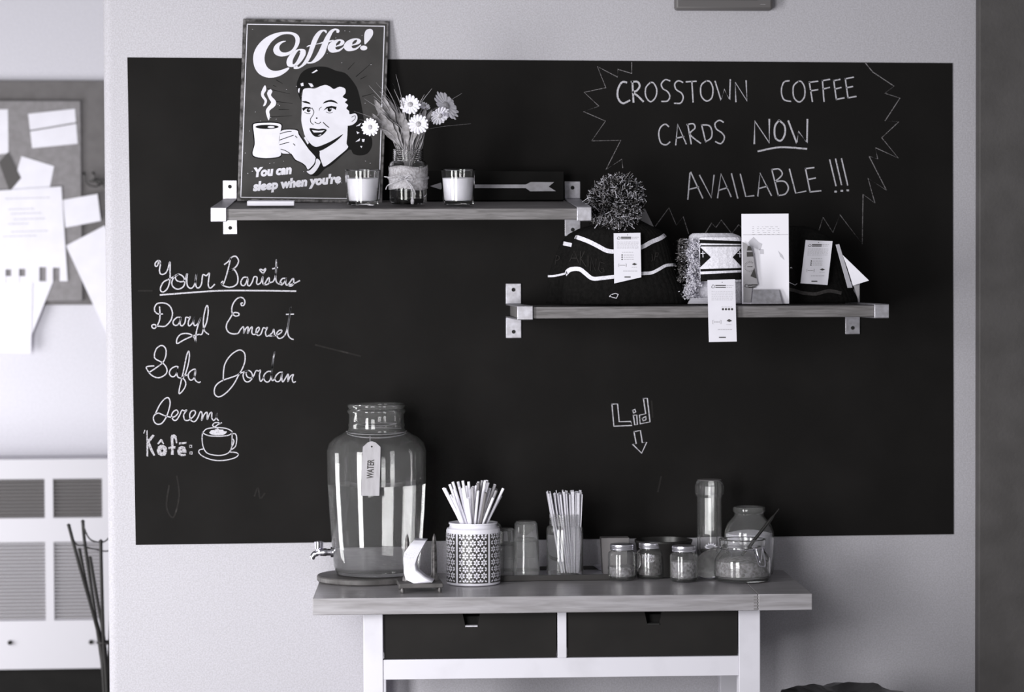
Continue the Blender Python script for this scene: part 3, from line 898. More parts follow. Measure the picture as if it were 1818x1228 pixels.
# ---- jar builder
def jar_profile(R, H, Rn, zn, lip, g_=0.0028, foot=None, shoulder=0.2):
    """outer profile then inner; R body radius, H height, Rn neck radius, zn height of the neck's foot"""
    foot = foot or R*0.9
    o = [(0, 0.002), (foot*0.7, 0.0), (foot, 0.001), (R*0.985, H*0.05), (R, H*0.1)]
    zs = zn-(R-Rn)*1.1
    o += [(R, zs), (R-(R-Rn)*.15, zs+(zn-zs)*.45), (R-(R-Rn)*.5, zs+(zn-zs)*.8), (Rn, zn)]
    k = max(2, int((H-zn)/0.004))
    for i in range(1, k*2):
        o.append((Rn+(lip if i % 2 else 0), zn+(H-zn)*i/(k*2)))
    o += [(Rn+lip*.6, H-.0008), (Rn-g_*.4, H)]
    i_ = [(Rn-g_, H-.001), (Rn-g_, zn), (R-(R-Rn)*.5-g_, zs+(zn-zs)*.78), (R-(R-Rn)*.15-g_, zs+(zn-zs)*.42), (R-g_, zs-.002), (R-g_, H*.1+.002), (foot-g_*1.2, .006), (0, .0055)]
    return o+i_


def fill_profile(R, z0, z1, g_=0.0034, foot=None):
    foot = foot or R*.9
    return [(0, z0), (foot-g_*1.4, z0), (R-g_, z0+(R-foot)+.004), (R-g_, z1), (0, z1)]


# ---- flower jar
yj = -0.25
c = on_shelf(725, yj, ztU, TU)
FJ = thing('flower_jar', 'glass jar wrapped in burlap and twine holding daisies', 'jar', c, (TU, 0, 0))
R, H = mm(33, yj), mm(98, yj)
obj('glass_jar', MB().lathe(jar_profile(R, H, R*.8, H*.79, .0012), 56), 'glass', FJ, local=True)
obj('water', MB().lathe(fill_profile(R, .0048, H*.7, .0022), 48), 'water', FJ, local=True)
mb = MB()
seg = 64
vs = []
for zi, zz in enumerate([H*.28, H*.33, H*.38, H*.43, H*.48, H*.53, H*.58, H*.63, H*.69]):
    for k in range(seg):
        a = 2*PI*k/seg
        rr = R+.0016+.0006*math.sin(a*9+zz*300)+.0004*random.random()
        dz = (.002*math.sin(a*3+1)+.0008*random.random()) if zi in (0, 8) else 0
        vs.append((rr*math.cos(a), rr*math.sin(a), zz+dz))
mb.add(vs, [(i*seg+k, i*seg+(k+1) % seg, (i+1)*seg+(k+1) % seg, (i+1)*seg+k) for i in range(8) for k in range(seg)])
o = obj('burlap_band', mb, 'burlap', FJ, local=True)
sm_ = o.modifiers.new('thick', 'SOLIDIFY')
sm_.thickness = .0012
mb = MB()
for dz in (0, .0022):
    mb.tube([((R+.0035)*math.cos(a*PI/16), (R+.0035)*math.sin(a*PI/16), H*.47+dz+.002*math.sin(a*PI/16)) for a in range(33)], .0011, 6)
fy = -R-.004
for pts in ([(-.008, fy, H*.48), (-.022, fy-.004, H*.53), (-.036, fy+.006, H*.5), (-.05, fy+.015, H*.51)],
            [(-.008, fy, H*.48), (-.02, fy-.005, H*.45), (-.042, fy+.01, H*.36), (-.047, fy+.012, H*.28)],
            [(-.008, fy, H*.48), (.0, fy-.004, H*.40), (.008, fy-.003, H*.25), (.008, fy, H*.03)],
            [(-.008, fy, H*.48), (.006, fy-.004, H*.36), (.015, fy-.001, H*.2)],
            [(-.008, fy, H*.48), (.003, fy-.006, H*.54), (.008, fy-.004, H*.46), (-.008, fy-.002, H*.47)]):
    mb.tube(pts, .0011, 6, smooth=5)
mb.lathe([(0, 0), (.003, .001), (.004, .008), (.0015, .014), (0, .014)], 8, c=(.008, fy-.001, .002))
obj('twine_bow', mb, 'twine', FJ, local=True)
# plants: real positions around the jar mouth
mouth = c+Vector((0, -math.sin(TU)*H, H*math.cos(TU)))
z5f = lambda a, b: (600+a/4.723, 120+b/4.723)


def stem_path(tip, dy, k=0.35, side=0.0):
    x, y = z5f(*tip)
    T_ = U(x, y, mouth.y+dy)
    rt_ = Vector(((T_.x-mouth.x)*.22, dy*.15, 0))
    base = mouth+Vector((-rt_.x*.9, -rt_.y, -H*.75))
    thr = mouth+rt_
    mid = thr.lerp(T_, .5)+Vector(((T_.x-mouth.x)*-k*.35+side, 0, .012))
    return [base, thr, mid, T_]


def daisy(tip, r1, dy, face, lab, squash=1.0, side=0.0):
    P = stem_path(tip, dy, .3, side)
    t = thing('daisy', lab, 'flower', P[-1], group='daisies in the flower jar')
    obj('stem', MB().tube(P, .0011, 6, smooth=6), 'grass', t)
    f = Vector(face).normalized()
    qm = Matrix.Translation(P[-1]) @ f.to_track_quat('Z', 'Y').to_matrix().to_4x4()
    mb = MB()
    R_ = mm(r1/4.723*1.1, mouth.y)
    for ring, (n, rl, zz) in enumerate(((16, 1.0, 0), (14, .86, .0014))):
        for k in range(n):
            a = 2*PI*(k+ring*.5)/n+random.uniform(-.06, .06)
            L_ = R_*rl*random.uniform(.92, 1.05)
            ww = R_*.13
            pts = [(0.22, -.5), (.55, -1), (.85, -1.05), (.97, -.6), (1.0, 0), (.97, .6), (.85, 1.05), (.55, 1), (0.22, .5)]
            vv = []
            for (u, v) in pts:
                x, y = u*L_, v*ww
                vv.append((x*math.cos(a)-y*math.sin(a), x*math.sin(a)+y*math.cos(a), zz+.0022*u*u*squash-.0006*abs(v)))
            mb.add([(0, 0, zz)]+vv, [(0, i, i+1) for i in range(1, 9)])
    mb.xf(qm)
    o = obj('petals', mb, 'petal', t, smooth=False)
    m2 = MB().lathe([(0, -.003), (R_*.2, -.001), (R_*.27, .002), (R_*.2, .0045), (0, .0055)], 16)
    m2.xf(qm)
    obj('flower_centre', m2, 'petal_mid', t)


daisy((272, 500), 70, -.035, (-.3, -1, .05), 'white daisy lowest at the left, in front of the sign edge')
daisy((605, 312), 80, -.02, (-.05, -1, .25), 'white daisy at the top middle of the bouquet')
daisy((672, 475), 78, -.05, (.05, -1, .1), 'white daisy centred above the jar mouth')
daisy((905, 320), 125, -.01, (.75, -.62, .5), 'large white daisy turned sideways at the upper right')
daisy((850, 400), 82, -.03, (.45, -.7, -.55), 'white daisy drooping below the large right one')
daisy((720, 325), 50, .03, (.3, -.6, .7), 'small half hidden daisy behind the middle blooms')
blades = [((260, 150), (-.0)), ((220, 260), 0), ((320, 125), 0), ((440, 95), 0), ((485, 55), 0), ((400, 150), 0), ((525, 245), 0), ((725, 225), 0), ((788, 175), 0), ((1040, 215), 0), ((995, 242), 0), ((1115, 470), 0), ((135, 365), 0), ((180, 435), 0), ((350, 200), 0), ((300, 240), 0), ((470, 180), 0), ((560, 260), 0), ((660, 300), 0), ((820, 330), 0), ((420, 300), 0), ((250, 420), 0), ((500, 330), 0), ((380, 420), 0), ((760, 400), 0), ((330, 330), 0), ((450, 240), 0)]
for i, (tp, s_) in enumerate(blades):
    P = stem_path(tp, random.uniform(-.03, .04), random.uniform(.4, 1.0))
    mb = MB()
    PP = catmull([Vector(p) for p in P], 7)
    n = len(PP)
    vs = []
    for k, p in enumerate(PP):
        wdt = .0024*(1-(k/(n-1))**2.2)+.0004
        a = k/n*1.2+i
        d = Vector((math.cos(a*.4), math.sin(a*.4), 0))*wdt
        vs += [p-d, p+d+Vector((0, 0, .0002)), p+Vector((0, -.0009, 0))]
    fs = []
    for k in range(n-1):
        b_ = 3*k
        fs += [(b_, b_+2, b_+5, b_+3), (b_+2, b_+1, b_+4, b_+5), (b_+1, b_, b_+3, b_+4)]
    mb.add(vs, fs)
    tag(obj('grass_blade', mb, 'grass', smooth=True), 'thin green-grey grass blade in the flower jar', 'grass', 'grass blades in the flower jar')
leaves = [((300, 260), .018, -1), ((370, 230), .02, 0), ((430, 270), .018, 1), ((350, 380), .02, -1), ((420, 420), .018, 1), ((280, 380), .014, -1), ((560, 420), .017, 0), ((740, 330), .014, 1), ((790, 350), .014, 1), ((480, 450), .016, 0), ((690, 370), .013, 1), ((400, 330), .02, 0), ((760, 430), .014, 1), ((520, 360), .015, 0), ((600, 470), .015, 0)]
for i, (tp, wd, s_) in enumerate(leaves):
    P = stem_path(tp, random.uniform(-.03, .02), .25)
    a, b = P[1], P[3]
    d = (b-a)
    side = d.cross(Vector((0, 1, 0))).normalized()
    N_ = 9
    vs = []
    for k in range(N_):
        t_ = k/(N_-1)
        p = a.lerp(b, t_)+Vector((0, -.006*math.sin(PI*t_), 0))
        w_ = wd*.5*math.sin(PI*min(1, t_*.92+.08)**1.6)*(.85+.3*(k % 2))
        vs += [p-side*w_+Vector((0, -.004, 0)), p, p+side*w_+Vector((0, -.003, 0))]
    fs = []
    for k in range(N_-1):
        for j in (0, 1):
            fs.append((3*k+j, 3*k+j+1, 3*k+4+j, 3*k+3+j))
    tag(obj('leaf', MB().add(vs, fs), 'leaf', smooth=True), 'broad crinkled grey leaf in the flower jar', 'leaf', 'broad leaves in the flower jar')

# ================================================================== LOWER SHELF: hats and tags
def rings_surface(rows, y0, depth, base_z=None):
    """rows: (py, xl, xr); an upright flattened body. returns S(u,v) on the front+back, u angle, v 0..1 from bottom"""
    R_ = []
    for (py, xl, xr) in rows:
        a, b = U(xl, py, y0), U(xr, py, y0)
        R_.append(((a.x+b.x)/2, (b.x-a.x)/2, (a.z+b.z)/2))
    if base_z is not None:
        R_[0] = (R_[0][0], R_[0][1], base_z)
    n = len(R_)

    def S(u, v, off=0.0):
        f_ = max(0, min(n-1.0001, v*(n-1)))
        i = int(f_)
        t_ = f_-i
        t2 = t_
        cx_, hw, z = [R_[i][k]*(1-t2)+R_[i+1][k]*t2 for k in range(3)]
        wmax = max(r_[1] for r_ in R_)
        dd = depth*(hw/wmax)**.8
        ex = 0.85
        cu, su = math.cos(u), math.sin(u)
        rib = 1
        return Vector((cx_+(hw*rib+off)*math.copysign(abs(cu)**ex, cu), y0+(dd*rib+off)*math.copysign(abs(su)**ex, su), z))
    return S


def body_mesh(S, nu=72, nv=20, ribs=0, amp=0.0):
    mb = MB()
    vs = []
    for j in range(nv+1):
        for k in range(nu):
            u = 2*PI*k/nu
            vs.append(S(u, j/nv, amp*math.cos(u*ribs) if ribs else 0))
    fs = [(j*nu+k, j*nu+(k+1) % nu, (j+1)*nu+(k+1) % nu, (j+1)*nu+k) for j in range(nv) for k in range(nu)]
    fs += [tuple(range(nu))[::-1], tuple(nv*nu+k for k in range(nu))]
    return mb.add(vs, fs)


def on_surface(S, off):
    """maps a photo pixel to the front of the surface by search"""
    grid = []
    for i in range(0, 61):
        for j in range(0, 61):
            u = PI+PI*i/60
            p = S(u, j/60, off)
            grid.append((u, j/60, proj(p)))

    def fn(px, py):
        b_ = min(grid, key=lambda g_: (g_[2][0]-px)**2+(g_[2][1]-py)**2)
        u, v = b_[0], b_[1]
        su, sv = PI/60, 1/60
        best = (b_[2][0]-px)**2+(b_[2][1]-py)**2
        for _ in range(14):
            imp = False
            for du, dv in ((su, 0), (-su, 0), (0, sv), (0, -sv)):
                uu, vv = u+du, min(1, max(0, v+dv))
                q_ = proj(S(uu, vv, off))
                e_ = (q_[0]-px)**2+(q_[1]-py)**2
                if e_ < best:
                    best, u, v, imp = e_, uu, vv, True
            if not imp:
                su *= .5
                sv *= .5
        return S(u, v, off)
    return fn


def tagprint(mb, fn, x0, y0, x1, y1, qr=False, skew=0.0):
    """blurred printing of a hang tag as small dashes; fn maps pixel->3D"""
    w_, h_ = x1-x0, y1-y0
    X = lambda u, v: (x0+u*w_+skew*v*h_, y0+v*h_)
    rs = random.Random(5)

    def dashes(u0, u1, v, th, gap=.35):
        u = u0
        while u < u1:
            l = rs.uniform(.03, .09)
            mb.stroke([X(u, v), X(min(u1, u+l), v)], th, fn, smooth=0)
            u += l+.02+gap*.03
    mb.cur = 0
    mb.stroke([X(.12, .12), X(.16, .085), X(.22, .10), X(.22, .13), X(.14, .135)], .7, fn, smooth=2, closed=True)
    dashes(.27, .62, .095, 1.8, 0)
    dashes(.27, .62, .125, 1.6, 0)
    mb.cur = 1
    dashes(.66, .9, .095, .8)
    dashes(.66, .85, .125, .8)
    for k in range(6):
        dashes(.12, .9, .19+.027*k, .5)
    mb.cur = 0
    if qr:
        for k in range(4):
            cx_, cy_ = X(.53+.11*k, .475)
            mb.poly([(cx_+2.1*math.cos(a*PI/4), cy_+2.1*math.sin(a*PI/4)) for a in range(8)], fn)
        mb.cur = 1
        dashes(.48, .85, .44, .6)
    else:
        for k in range(3):
            mb.cur = 0
            a_, b_ = X(.30, .465+.045*k)
            mb.poly([(a_+1.5*math.cos(a*PI/3), b_+1.3*math.sin(a*PI/3)) for a in range(6)], fn)
            mb.cur = 1
            dashes(.36, .72, .465+.045*k, .9)
        dashes(.3, .7, .41, .7)
    mb.cur = 1
    v = .68
    mb.stroke([X(.2, v-.03), X(.16, v-.03), X(.16, v+.03), X(.2, v+.03)], .6, fn, smooth=0)
    mb.stroke([X(.42, v-.03), X(.46, v-.03), X(.46, v+.03), X(.42, v+.03)], .6, fn, smooth=0)
    dashes(.2, .42, v, 1.3)
    mb.cur = 0
    mb.poly([X(.66, v-.02), X(.75, v-.05), X(.86, v-.02), X(.76, v+.0)], fn)
    mb.cur = 1
    dashes(.66, .84, v+.04, .6)
    dashes(.35, .85, .80, .9)
    mb.cur = 0
    dashes(.4, .62, .925, 1.8, 0)
    a_, b_ = X(.5, .045)
    mb.poly([(a_+.8*math.cos(a*PI/3), b_+.8*math.sin(a*PI/3)) for a in range(6)], fn)


def hang_tag(quad, y, label, prn, tilt=0.0, qr=False, skew=0.0, th=.0006, m='paper'):
    """quad in pixels TL,TR,BR,BL ; y depth"""
    P_ = [U(a, b, y) for a, b in quad]
    pl_ = Plane(P_[0], (tilt, -1, 0))
    f_ = [pl_(a, b, 0) for a, b in quad]
    t = MB().hexa([p-pl_.n*th for p in f_], f_)
    o = obj('hang_tag', t, m, smooth=False)
    tag(o, label, 'tag')
    if prn:
        mb = MB()
        tagprint(mb, lambda x, yy: pl_(x, yy, .0004), *prn, qr=qr, skew=skew)
        obj('print', mb, ['ink', 'ink_soft'], o, smooth=False)
    return o


def hat(name, rows, y0, depth, label, vsplit=None):
    zb_ = ztL(y0)+.001
    S = rings_surface(rows, y0, depth, zb_)
    t = thing('knit_hat', label, 'hat', S(PI*1.5, 0)+Vector((0, depth, 0)), group='knitted hats on the lower shelf')
    obj('body', body_mesh(S, 144, 24, 48, .0009), 'knit_black', t, smooth=True)
    return t, S


zz2 = lambda p: Z(940, 290, 3.837, p)
rowsA = [(543, 999, 1219), (530, 998, 1219), (510, 1000, 1214), (490, 1003, 1204), (470, 1007, 1198), (450, 1012, 1193), (432, 1017, 1187), (418, 1023, 1181), (408, 1034, 1170), (400, 1050, 1155), (395, 1072, 1135), (392, 1095, 1112)]
rowsB = [(543, 970, 1150), (520, 972, 1150), (490, 974, 1148), (460, 984, 1140), (430, 996, 1130), (415, 1010, 1115), (405, 1030, 1100), (400, 1050, 1085)]
tB, SB = hat('b', rowsB, -0.09, .035, 'black striped knit hat tucked behind the pompom hat at the left')
fB = on_surface(SB, .0025)
mb = MB()
mb.stroke(zz2([(240, 546), (278, 554)]), 7, fB, smooth=4)
mb.stroke(zz2([(130, 768), (170, 766), (245, 750)]), 3.5, fB, smooth=4)
obj('stripe', mb, 'knit_white', tB, smooth=False, label='white knitted stripe')
mb = MB()
mb.stroke(zz2([(185, 625), (175, 690)]), 1.2, fB, smooth=3)
mb.stroke(zz2([(180, 625), (205, 635), (200, 655), (180, 662)]), 1.2, fB, smooth=3)
obj('embroidery', mb, 'embroidery', tB, smooth=False)
tA, SA = hat('a', rowsA, -0.22, .055, 'black knit hat with white stripes and a big speckled pompom')
fA = on_surface(SA, .0016)
mb = MB()
mb.stroke(zz2([(310, 497), (400, 530), (470, 565), (530, 595), (600, 600), (680, 592), (765, 570), (830, 535), (890, 510), (920, 490)]), 7.5, fA, smooth=4)
obj('stripe', mb, 'knit_white', tA, smooth=False, label='upper white knitted stripe')
mb = MB()
mb.stroke(zz2([(248, 748), (280, 722), (340, 720), (380, 748), (430, 784), (500, 780), (575, 772), (670, 765), (765, 750), (830, 745), (880, 722), (930, 695), (988, 690)]), (8, 5), fA, smooth=4)
obj('stripe', mb, 'knit_white', tA, smooth=False, label='lower white knitted stripe')
mb = MB()
for st in ([(275, 665), (305, 595), (335, 675)], [(285, 645), (325, 645)], [(350, 600), (345, 690)], [(375, 600), (350, 650), (385, 700)], [(400, 630), (400, 700)], [(415, 730), (420, 640), (450, 735), (455, 650)], [(510, 680), (480, 670), (470, 720), (490, 745), (510, 735), (505, 715), (490, 715)],
           [(835, 620), (840, 660), (830, 665)], [(860, 610), (850, 660)], [(860, 608), (880, 610), (875, 632), (856, 635)]):
    mb.stroke(zz2(st), 1.6, fA, smooth=0)
obj('embroidery', mb, 'embroidery', tA, smooth=False, label='faint tone-on-tone embroidered capitals')
mb = MB()
for st in ([(545, 903), (565, 912), (592, 918)], [(592, 918), (605, 892)], [(560, 892), (585, 885), (605, 892)], [(545, 908), (553, 895)]):
    mb.stroke(zz2(st), 1.1, fA, smooth=0)
obj('emblem', mb, 'knit_white', tA, smooth=False, label='tiny white stitched emblem')
# pompom: wool strands
pc = U(1094, 358, -0.235)
mb = MB()
rs = random.Random(11)
lump = [(Vector((0, 0, 0)), mm(50, -.235)), (Vector((mm(-14, -.2), -.01, mm(-8, -.2))), mm(44, -.235)), (Vector((mm(4, -.2), -.005, mm(-18, -.2))), mm(40, -.235)), (Vector((mm(8, -.2), 0, mm(6, -.2))), mm(45, -.235))]
for i in range(6500):
    c0, R_ = lump[rs.choice((0, 0, 1, 2, 3))]
    d = Vector((rs.gauss(0, 1), rs.gauss(0, 1)-.3, rs.gauss(0, 1))).normalized()
    L_ = R_*rs.uniform(.72, 1.04)
    b = pc+c0+d*L_
    dd_ = (d+Vector((rs.gauss(0, .5), rs.gauss(0, .5), rs.gauss(0, .5)))).normalized()
    a = b-dd_*R_*.30
    b = b+dd_*rs.uniform(0, .004)
    s1 = dd_.cross(Vector((rs.gauss(0, 1), rs.gauss(0, 1), rs.gauss(0, 1)))).normalized()*.0009
    s2 = dd_.cross(s1).normalized()*.0009
    mb.cur = rs.choice((0, 1, 1, 2))
    mb.add([a+s1*.5, a-s1*.25+s2*.4, a-s1*.25-s2*.4, b+s1, b-s1*.5+s2*.9, b-s1*.5-s2*.9], [(0, 1, 4, 3), (1, 2, 5, 4), (2, 0, 3, 5), (3, 4, 5)])
mb.cur = 1
mb.lathe([(0, -mm(36, -.2)), (mm(26, -.2), -mm(25, -.2)), (mm(36, -.2), 0), (mm(26, -.2), mm(25, -.2)), (0, mm(36, -.2))], 16, c=pc)
mb.tube([pc+Vector((0, .005, -.02)), Vector((pc.x, -0.225, U(1095, 396, -.22).z))], .012, 8)
obj('pompom', mb, ['yarn_light', 'yarn_dark', 'yarn_mid'], tA, smooth=False, label='big black and white yarn pompom', kind='stuff')
hang_tag([(1089.5, 414), (1137, 413), (1138.5, 492), (1090.5, 503)], -0.285, 'white printed hang tag on the front of the pompom hat', (1090, 413, 1138, 498))
hang_tag([(1139, 371), (1145, 370), (1161, 403), (1136, 390)], -0.16, 'small white paper corner sticking out behind the pompom', None, m='paper_grey')

# right beanie
rowsC = [(541, 1337, 1522), (528, 1334, 1521), (505, 1334, 1508), (485, 1336, 1502), (465, 1338, 1497), (445, 1342, 1490), (430, 1348, 1480), (418, 1358, 1468), (409, 1372, 1452), (403, 1390, 1437), (401, 1405, 1425)]
tC, SCf = hat('c', rowsC, -0.15, .05, 'plain black beanie with a grey hem band behind the white card')
fC = on_surface(SCf, .0016)
zz4 = lambda p: Z(1380, 370, 4.9125, p)
mb = MB()
mb.stroke(zz4([(60, 700), (140, 712), (220, 735), (330, 745), (400, 728), (460, 718), (550, 735)]), 6, fC, smooth=4)
obj('hem_band', mb, 'knit_grey', tC, smooth=False, label='grey band above the hem')
mb = MB()
mb.stroke(zz4([(105, 645), (130, 655), (155, 668), (172, 655)]), 1.1, fC, smooth=0)
mb.stroke(zz4([(112, 520), (120, 512), (128, 520)]), 1.0, fC, smooth=2)
obj('emblem', mb, 'knit_white', tC, smooth=False, label='tiny white stitched emblem')
hang_tag(zz4([(247, 275), (482, 285), (438, 667), (202, 652)]), -0.215, 'white printed hang tag tilted on the plain beanie', (1430.5, 427, 1477, 505), skew=-.11)
hang_tag(zz4([(510, 315), (540, 310), (655, 690), (615, 692)]), -0.21, 'narrow white tag edge beside the plain beanie', None, tilt=.5)
o = hang_tag(zz4([(570, 405), (800, 628), (660, 672), (612, 520)]), -0.24, 'white triangular folded tag at the right end of the lower shelf', None, tilt=-.3)
plt = Plane(U(1380+700/4.9125, 370+600/4.9125, -.24), (-.3, -1, 0))
mb = MB()
for st in ([(630, 540), (650, 532)], [(655, 600), (690, 590)], [(670, 648), (705, 636)], [(672, 640), (700, 630)]):
    mb.stroke(zz4(st), 1.5, lambda x, y: plt(x, y, .0012), smooth=0)
obj('print', mb, 'ink', o, smooth=False)
hang_tag(zz4([(665, 672), (715, 662), (716, 750), (706, 795)]), -0.232, 'small hanging paper strip below the folded tag', None, m='paper_grey')

# folded striped knit with fluffy wool
zz3 = lambda p: Z(1180, 360, 4.725, p)
yk = -0.24
zbk = ztL(yk)+.001
FK = thing('folded_knit', 'folded white knit hat with black stripes and diamonds, a fluffy wool side', 'hat', (U(1270, 540, yk).x, yk, zbk), group='knitted hats on the lower shelf')
rowsW = [(542, 1222, 1322), (530, 1224, 1320), (500, 1226, 1320), (470, 1224, 1320), (440, 1222, 1319), (424, 1223, 1318), (418, 1224, 1312), (414, 1230, 1300)]
SW_ = rings_surface(rowsW, yk+.035, .03, zbk)
obj('white_fold', body_mesh(SW_, 64, 12, 20, .0006), 'knit_white', FK, smooth=True)
rowsK = [(500, 1243, 1319), (480, 1242.5, 1319), (460, 1242, 1318), (440, 1241, 1318), (425, 1240, 1317), (421, 1242, 1314)]
SK = rings_surface(rowsK, yk-.012, .018)
obj('patterned_cuff', body_mesh(SK, 64, 12, 22, .0005), 'knit_white', FK, smooth=True)
fK = on_surface(SK, .0013)
mb = MB()


def dense(pts, n=8):
    out = []
    for i in range(len(pts)):
        a, b = pts[i], pts[(i+1) % len(pts)]
        for k in range(n):
            out.append((a[0]+(b[0]-a[0])*k/n, a[1]+(b[1]-a[1])*k/n))
    return out


def bands(mb, top, bot, fn, n=14):
    vs = []
    for i in range(n+1):
        t_ = i/n
        for (A_, B_) in (top, bot):
            vs.append(fn(A_[0]+(B_[0]-A_[0])*t_, A_[1]+(B_[1]-A_[1])*t_))
    mb.add(vs, [(2*i, 2*i+1, 2*i+3, 2*i+2) for i in range(n)])


q3 = lambda a, b: zz3([(a, b)])[0]
bands(mb, (q3(290, 308), q3(645, 322)), (q3(290, 338), q3(645, 345)), fK)
bands(mb, (q3(295, 355), q3(648, 355)), (q3(297, 366), q3(648, 366)), fK)
bands(mb, (q3(300, 556), q3(652, 545)), (q3(300, 576), q3(652, 563)), fK)
bands(mb, (q3(300, 600), q3(652, 582)), (q3(300, 662), q3(652, 642)), fK)
for sgn, x0_, x1_ in ((1, 297, 386), (-1, 650, 570)):
    n = 8
    vs = []
    for i in range(n+1):
        t_ = i/n
        x = x0_+(x1_-x0_)*t_
        h_ = 84*(1-t_)
        vs += [fK(*q3(x, 456-h_)), fK(*q3(x, 456)), fK(*q3(x, 456+h_))]
    mb.add(vs, [(3*i+j, 3*i+j+1, 3*i+4+j, 3*i+3+j) for i in range(n) for j in (0, 1)])
obj('black_pattern', mb, 'knit_black', FK, smooth=False, label='black stripes and half diamonds')
fK2 = on_surface(SK, .0020)
mb = MB()
for cx_ in (320, 630):
    mb.stroke(zz3([(cx_, 405), (cx_+2, 455)]), 1.4, fK2, smooth=0)
    mb.stroke(zz3([(cx_-16, 425), (cx_+18, 422)]), 1.4, fK2, smooth=0)
obj('cross_motif', mb, 'knit_white', FK, smooth=False, label='small white cross motifs')
mb = MB()
rs = random.Random(21)
for i in range(6000):
    t_ = rs.random()
    side = rs.random() < .28
    px = (rs.gauss(1212, 4) if side else rs.gauss(1229, 6))+(5*math.sin(t_*19) if not side else 0)
    py = 425+t_*(75 if side else 105)
    c0 = U(px, py, yk+rs.uniform(-.022, .03))
    d = Vector((rs.gauss(-.3, 1), rs.gauss(-.5, .8), rs.gauss(0, .9))).normalized()
    L_ = rs.uniform(.003, .006)
    s1 = d.cross(Vector((rs.gauss(0, 1), rs.gauss(0, 1), 1))).normalized()*.0013
    mb.cur = (1 if rs.random() < .5 else 2) if side else 0
    mb.add([c0-s1, c0+s1, c0+d*L_+s1*.5, c0+d*L_-s1*.5, c0+d*L_*.5+Vector((0, -.0012, 0))], [(0, 1, 4), (1, 2, 4), (2, 3, 4), (3, 0, 4)])
obj('wool_fringe', mb, ['knit_white', 'yarn_dark', 'yarn_mid'], FK, smooth=False, label='fluffy wool along the left side', kind='stuff')
mb = MB()
for k in range(4):
    z_ = zbk+.0015+.003*k
    a, b = U(1219+k*1.5, 540, yk).x, U(1262, 540, yk).x
    mb.tube([(a, yk-.02, z_), ((a+b)/2, yk-.024, z_), (b, yk-.02, z_)], .0016, 6)
obj('yarn_fold', mb, 'yarn_light', FK)
hang_tag([(1256, 497), (1305, 495.5), (1308, 606), (1258.5, 607)], -0.358, 'long white printed hang tag hanging over the front of the shelf', (1257.5, 496, 1306.5, 607), qr=True)

# white card in an acrylic stand
CS = thing('card_stand', 'upright white card in a small stand on the lower shelf', 'card stand', (U(1358, 540, -.285).x, -.285, ztL(-.285)))
yc_ = -0.285
P_ = [U(1316.5, 379.5, yc_+.01), U(1400, 379, yc_+.01), U(1401, 539, yc_), U(1317.5, 539, yc_)]
zmin = ztL(yc_)+.001
for i in (2, 3):
    P_[i].z = zmin
th = Vector((0, .002, 0))
obj('card', MB().hexa([p+th for p in P_], P_), 'paper_bright', CS, smooth=False)
pc_ = plane3(P_[0], P_[1], P_[3])
mb = MB()
mb.stroke(zz3([(660, 268), (1035, 266)]), .7, lambda x, y: pc_(x, y, .0004), smooth=0)
rs = random.Random(8)
for k in range(5):
    u = 735
    while u < 950:
        l = rs.uniform(10, 30)
        mb.stroke(zz3([(u, 200+k*16), (u+l, 200+k*16)]), .5, lambda x, y: pc_(x, y, .0004), smooth=0)
        u += l+rs.uniform(10, 30)
obj('print', mb, 'ink_soft', CS, smooth=False, label='faint printing and a fold line')
mb = MB()
for pol in ([(700, 330), (745, 285), (790, 330), (820, 345), (800, 400), (760, 380), (720, 360)], [(795, 385), (830, 390), (832, 430), (800, 430)], [(950, 400), (990, 440), (1005, 480), (970, 450)]):
    mb.poly(zz3(pol), lambda x, y: pc_(x, y, .0003))
obj('grey_motif', mb, mat('pale_print', 205, .6), CS, smooth=False, kind='stuff', label='pale grey shapes printed on the card')
ym = yc_-.012
f_ = [U(*q3(742, 727), ym+.006), U(*q3(958, 727), ym+.006), U(*q3(985, 848), ym-.004), U(*q3(728, 848), ym-.004)]
zf0 = ztL(ym)+.001
for i in (2, 3):
    f_[i].z = zf0
obj('holder', MB().hexa([p+Vector((0, .002, 0)) for p in f_], f_).box(f_[3].x+.002, f_[2].x-.002, ym-.004, yc_-.001, zf0, zf0+.002), 'steel', CS, smooth=False, label='small metal card holder')
yg = yc_-.006
pg = Plane(U(1330, 480, yg), (0, -1, 0))
gt = zz3([(652, 325), (690, 345), (730, 400), (748, 470), (765, 600), (783, 690), (735, 705), (722, 835), (662, 835)])
zg = ztL(yg)+.001
fr_ = [pg(a, b) for a, b in gt]
for p in fr_:
    p.z = max(p.z, zg)
G = tag(obj('hang_tag', MB().hexa([p+Vector((0, .0006, 0)) for p in fr_], fr_), 'paper_grey', smooth=False), 'grey patterned tag with a sun motif leaning on the white card', 'tag')
mb = MB()
fg = lambda x, y: pg(x, y, .0004)
for pol in ([(698, 360), (722, 365), (735, 400), (690, 400)], [(688, 412), (738, 412), (745, 450), (690, 452)], [(752, 545), (772, 635), (720, 615)]):
    mb.poly(zz3(pol), fg)
for k in range(20):
    a = 2*PI*k/20
    if math.cos(a) > .75:
        continue
    mb.stroke(zz3([(713+34*math.cos(a), 535+34*math.sin(a)), (713+46*math.cos(a), 535+46*math.sin(a))]), .5, fg, smooth=0)
for k in range(3):
    mb.stroke(zz3([(697+k*15, 535), (703+k*15, 535)]), 1.6, fg, smooth=0)
mb.stroke(zz3([(672, 700), (682, 682), (700, 690), (695, 712)]), .8, fg, smooth=2, closed=True)
for a, b, y_ in ((706, 728, 690), (734, 776, 688), (706, 730, 708), (736, 760, 706)):
    mb.stroke(zz3([(a, y_), (b, y_)]), 2.2, fg, smooth=0)
obj('print', mb, 'ink', G, smooth=False)

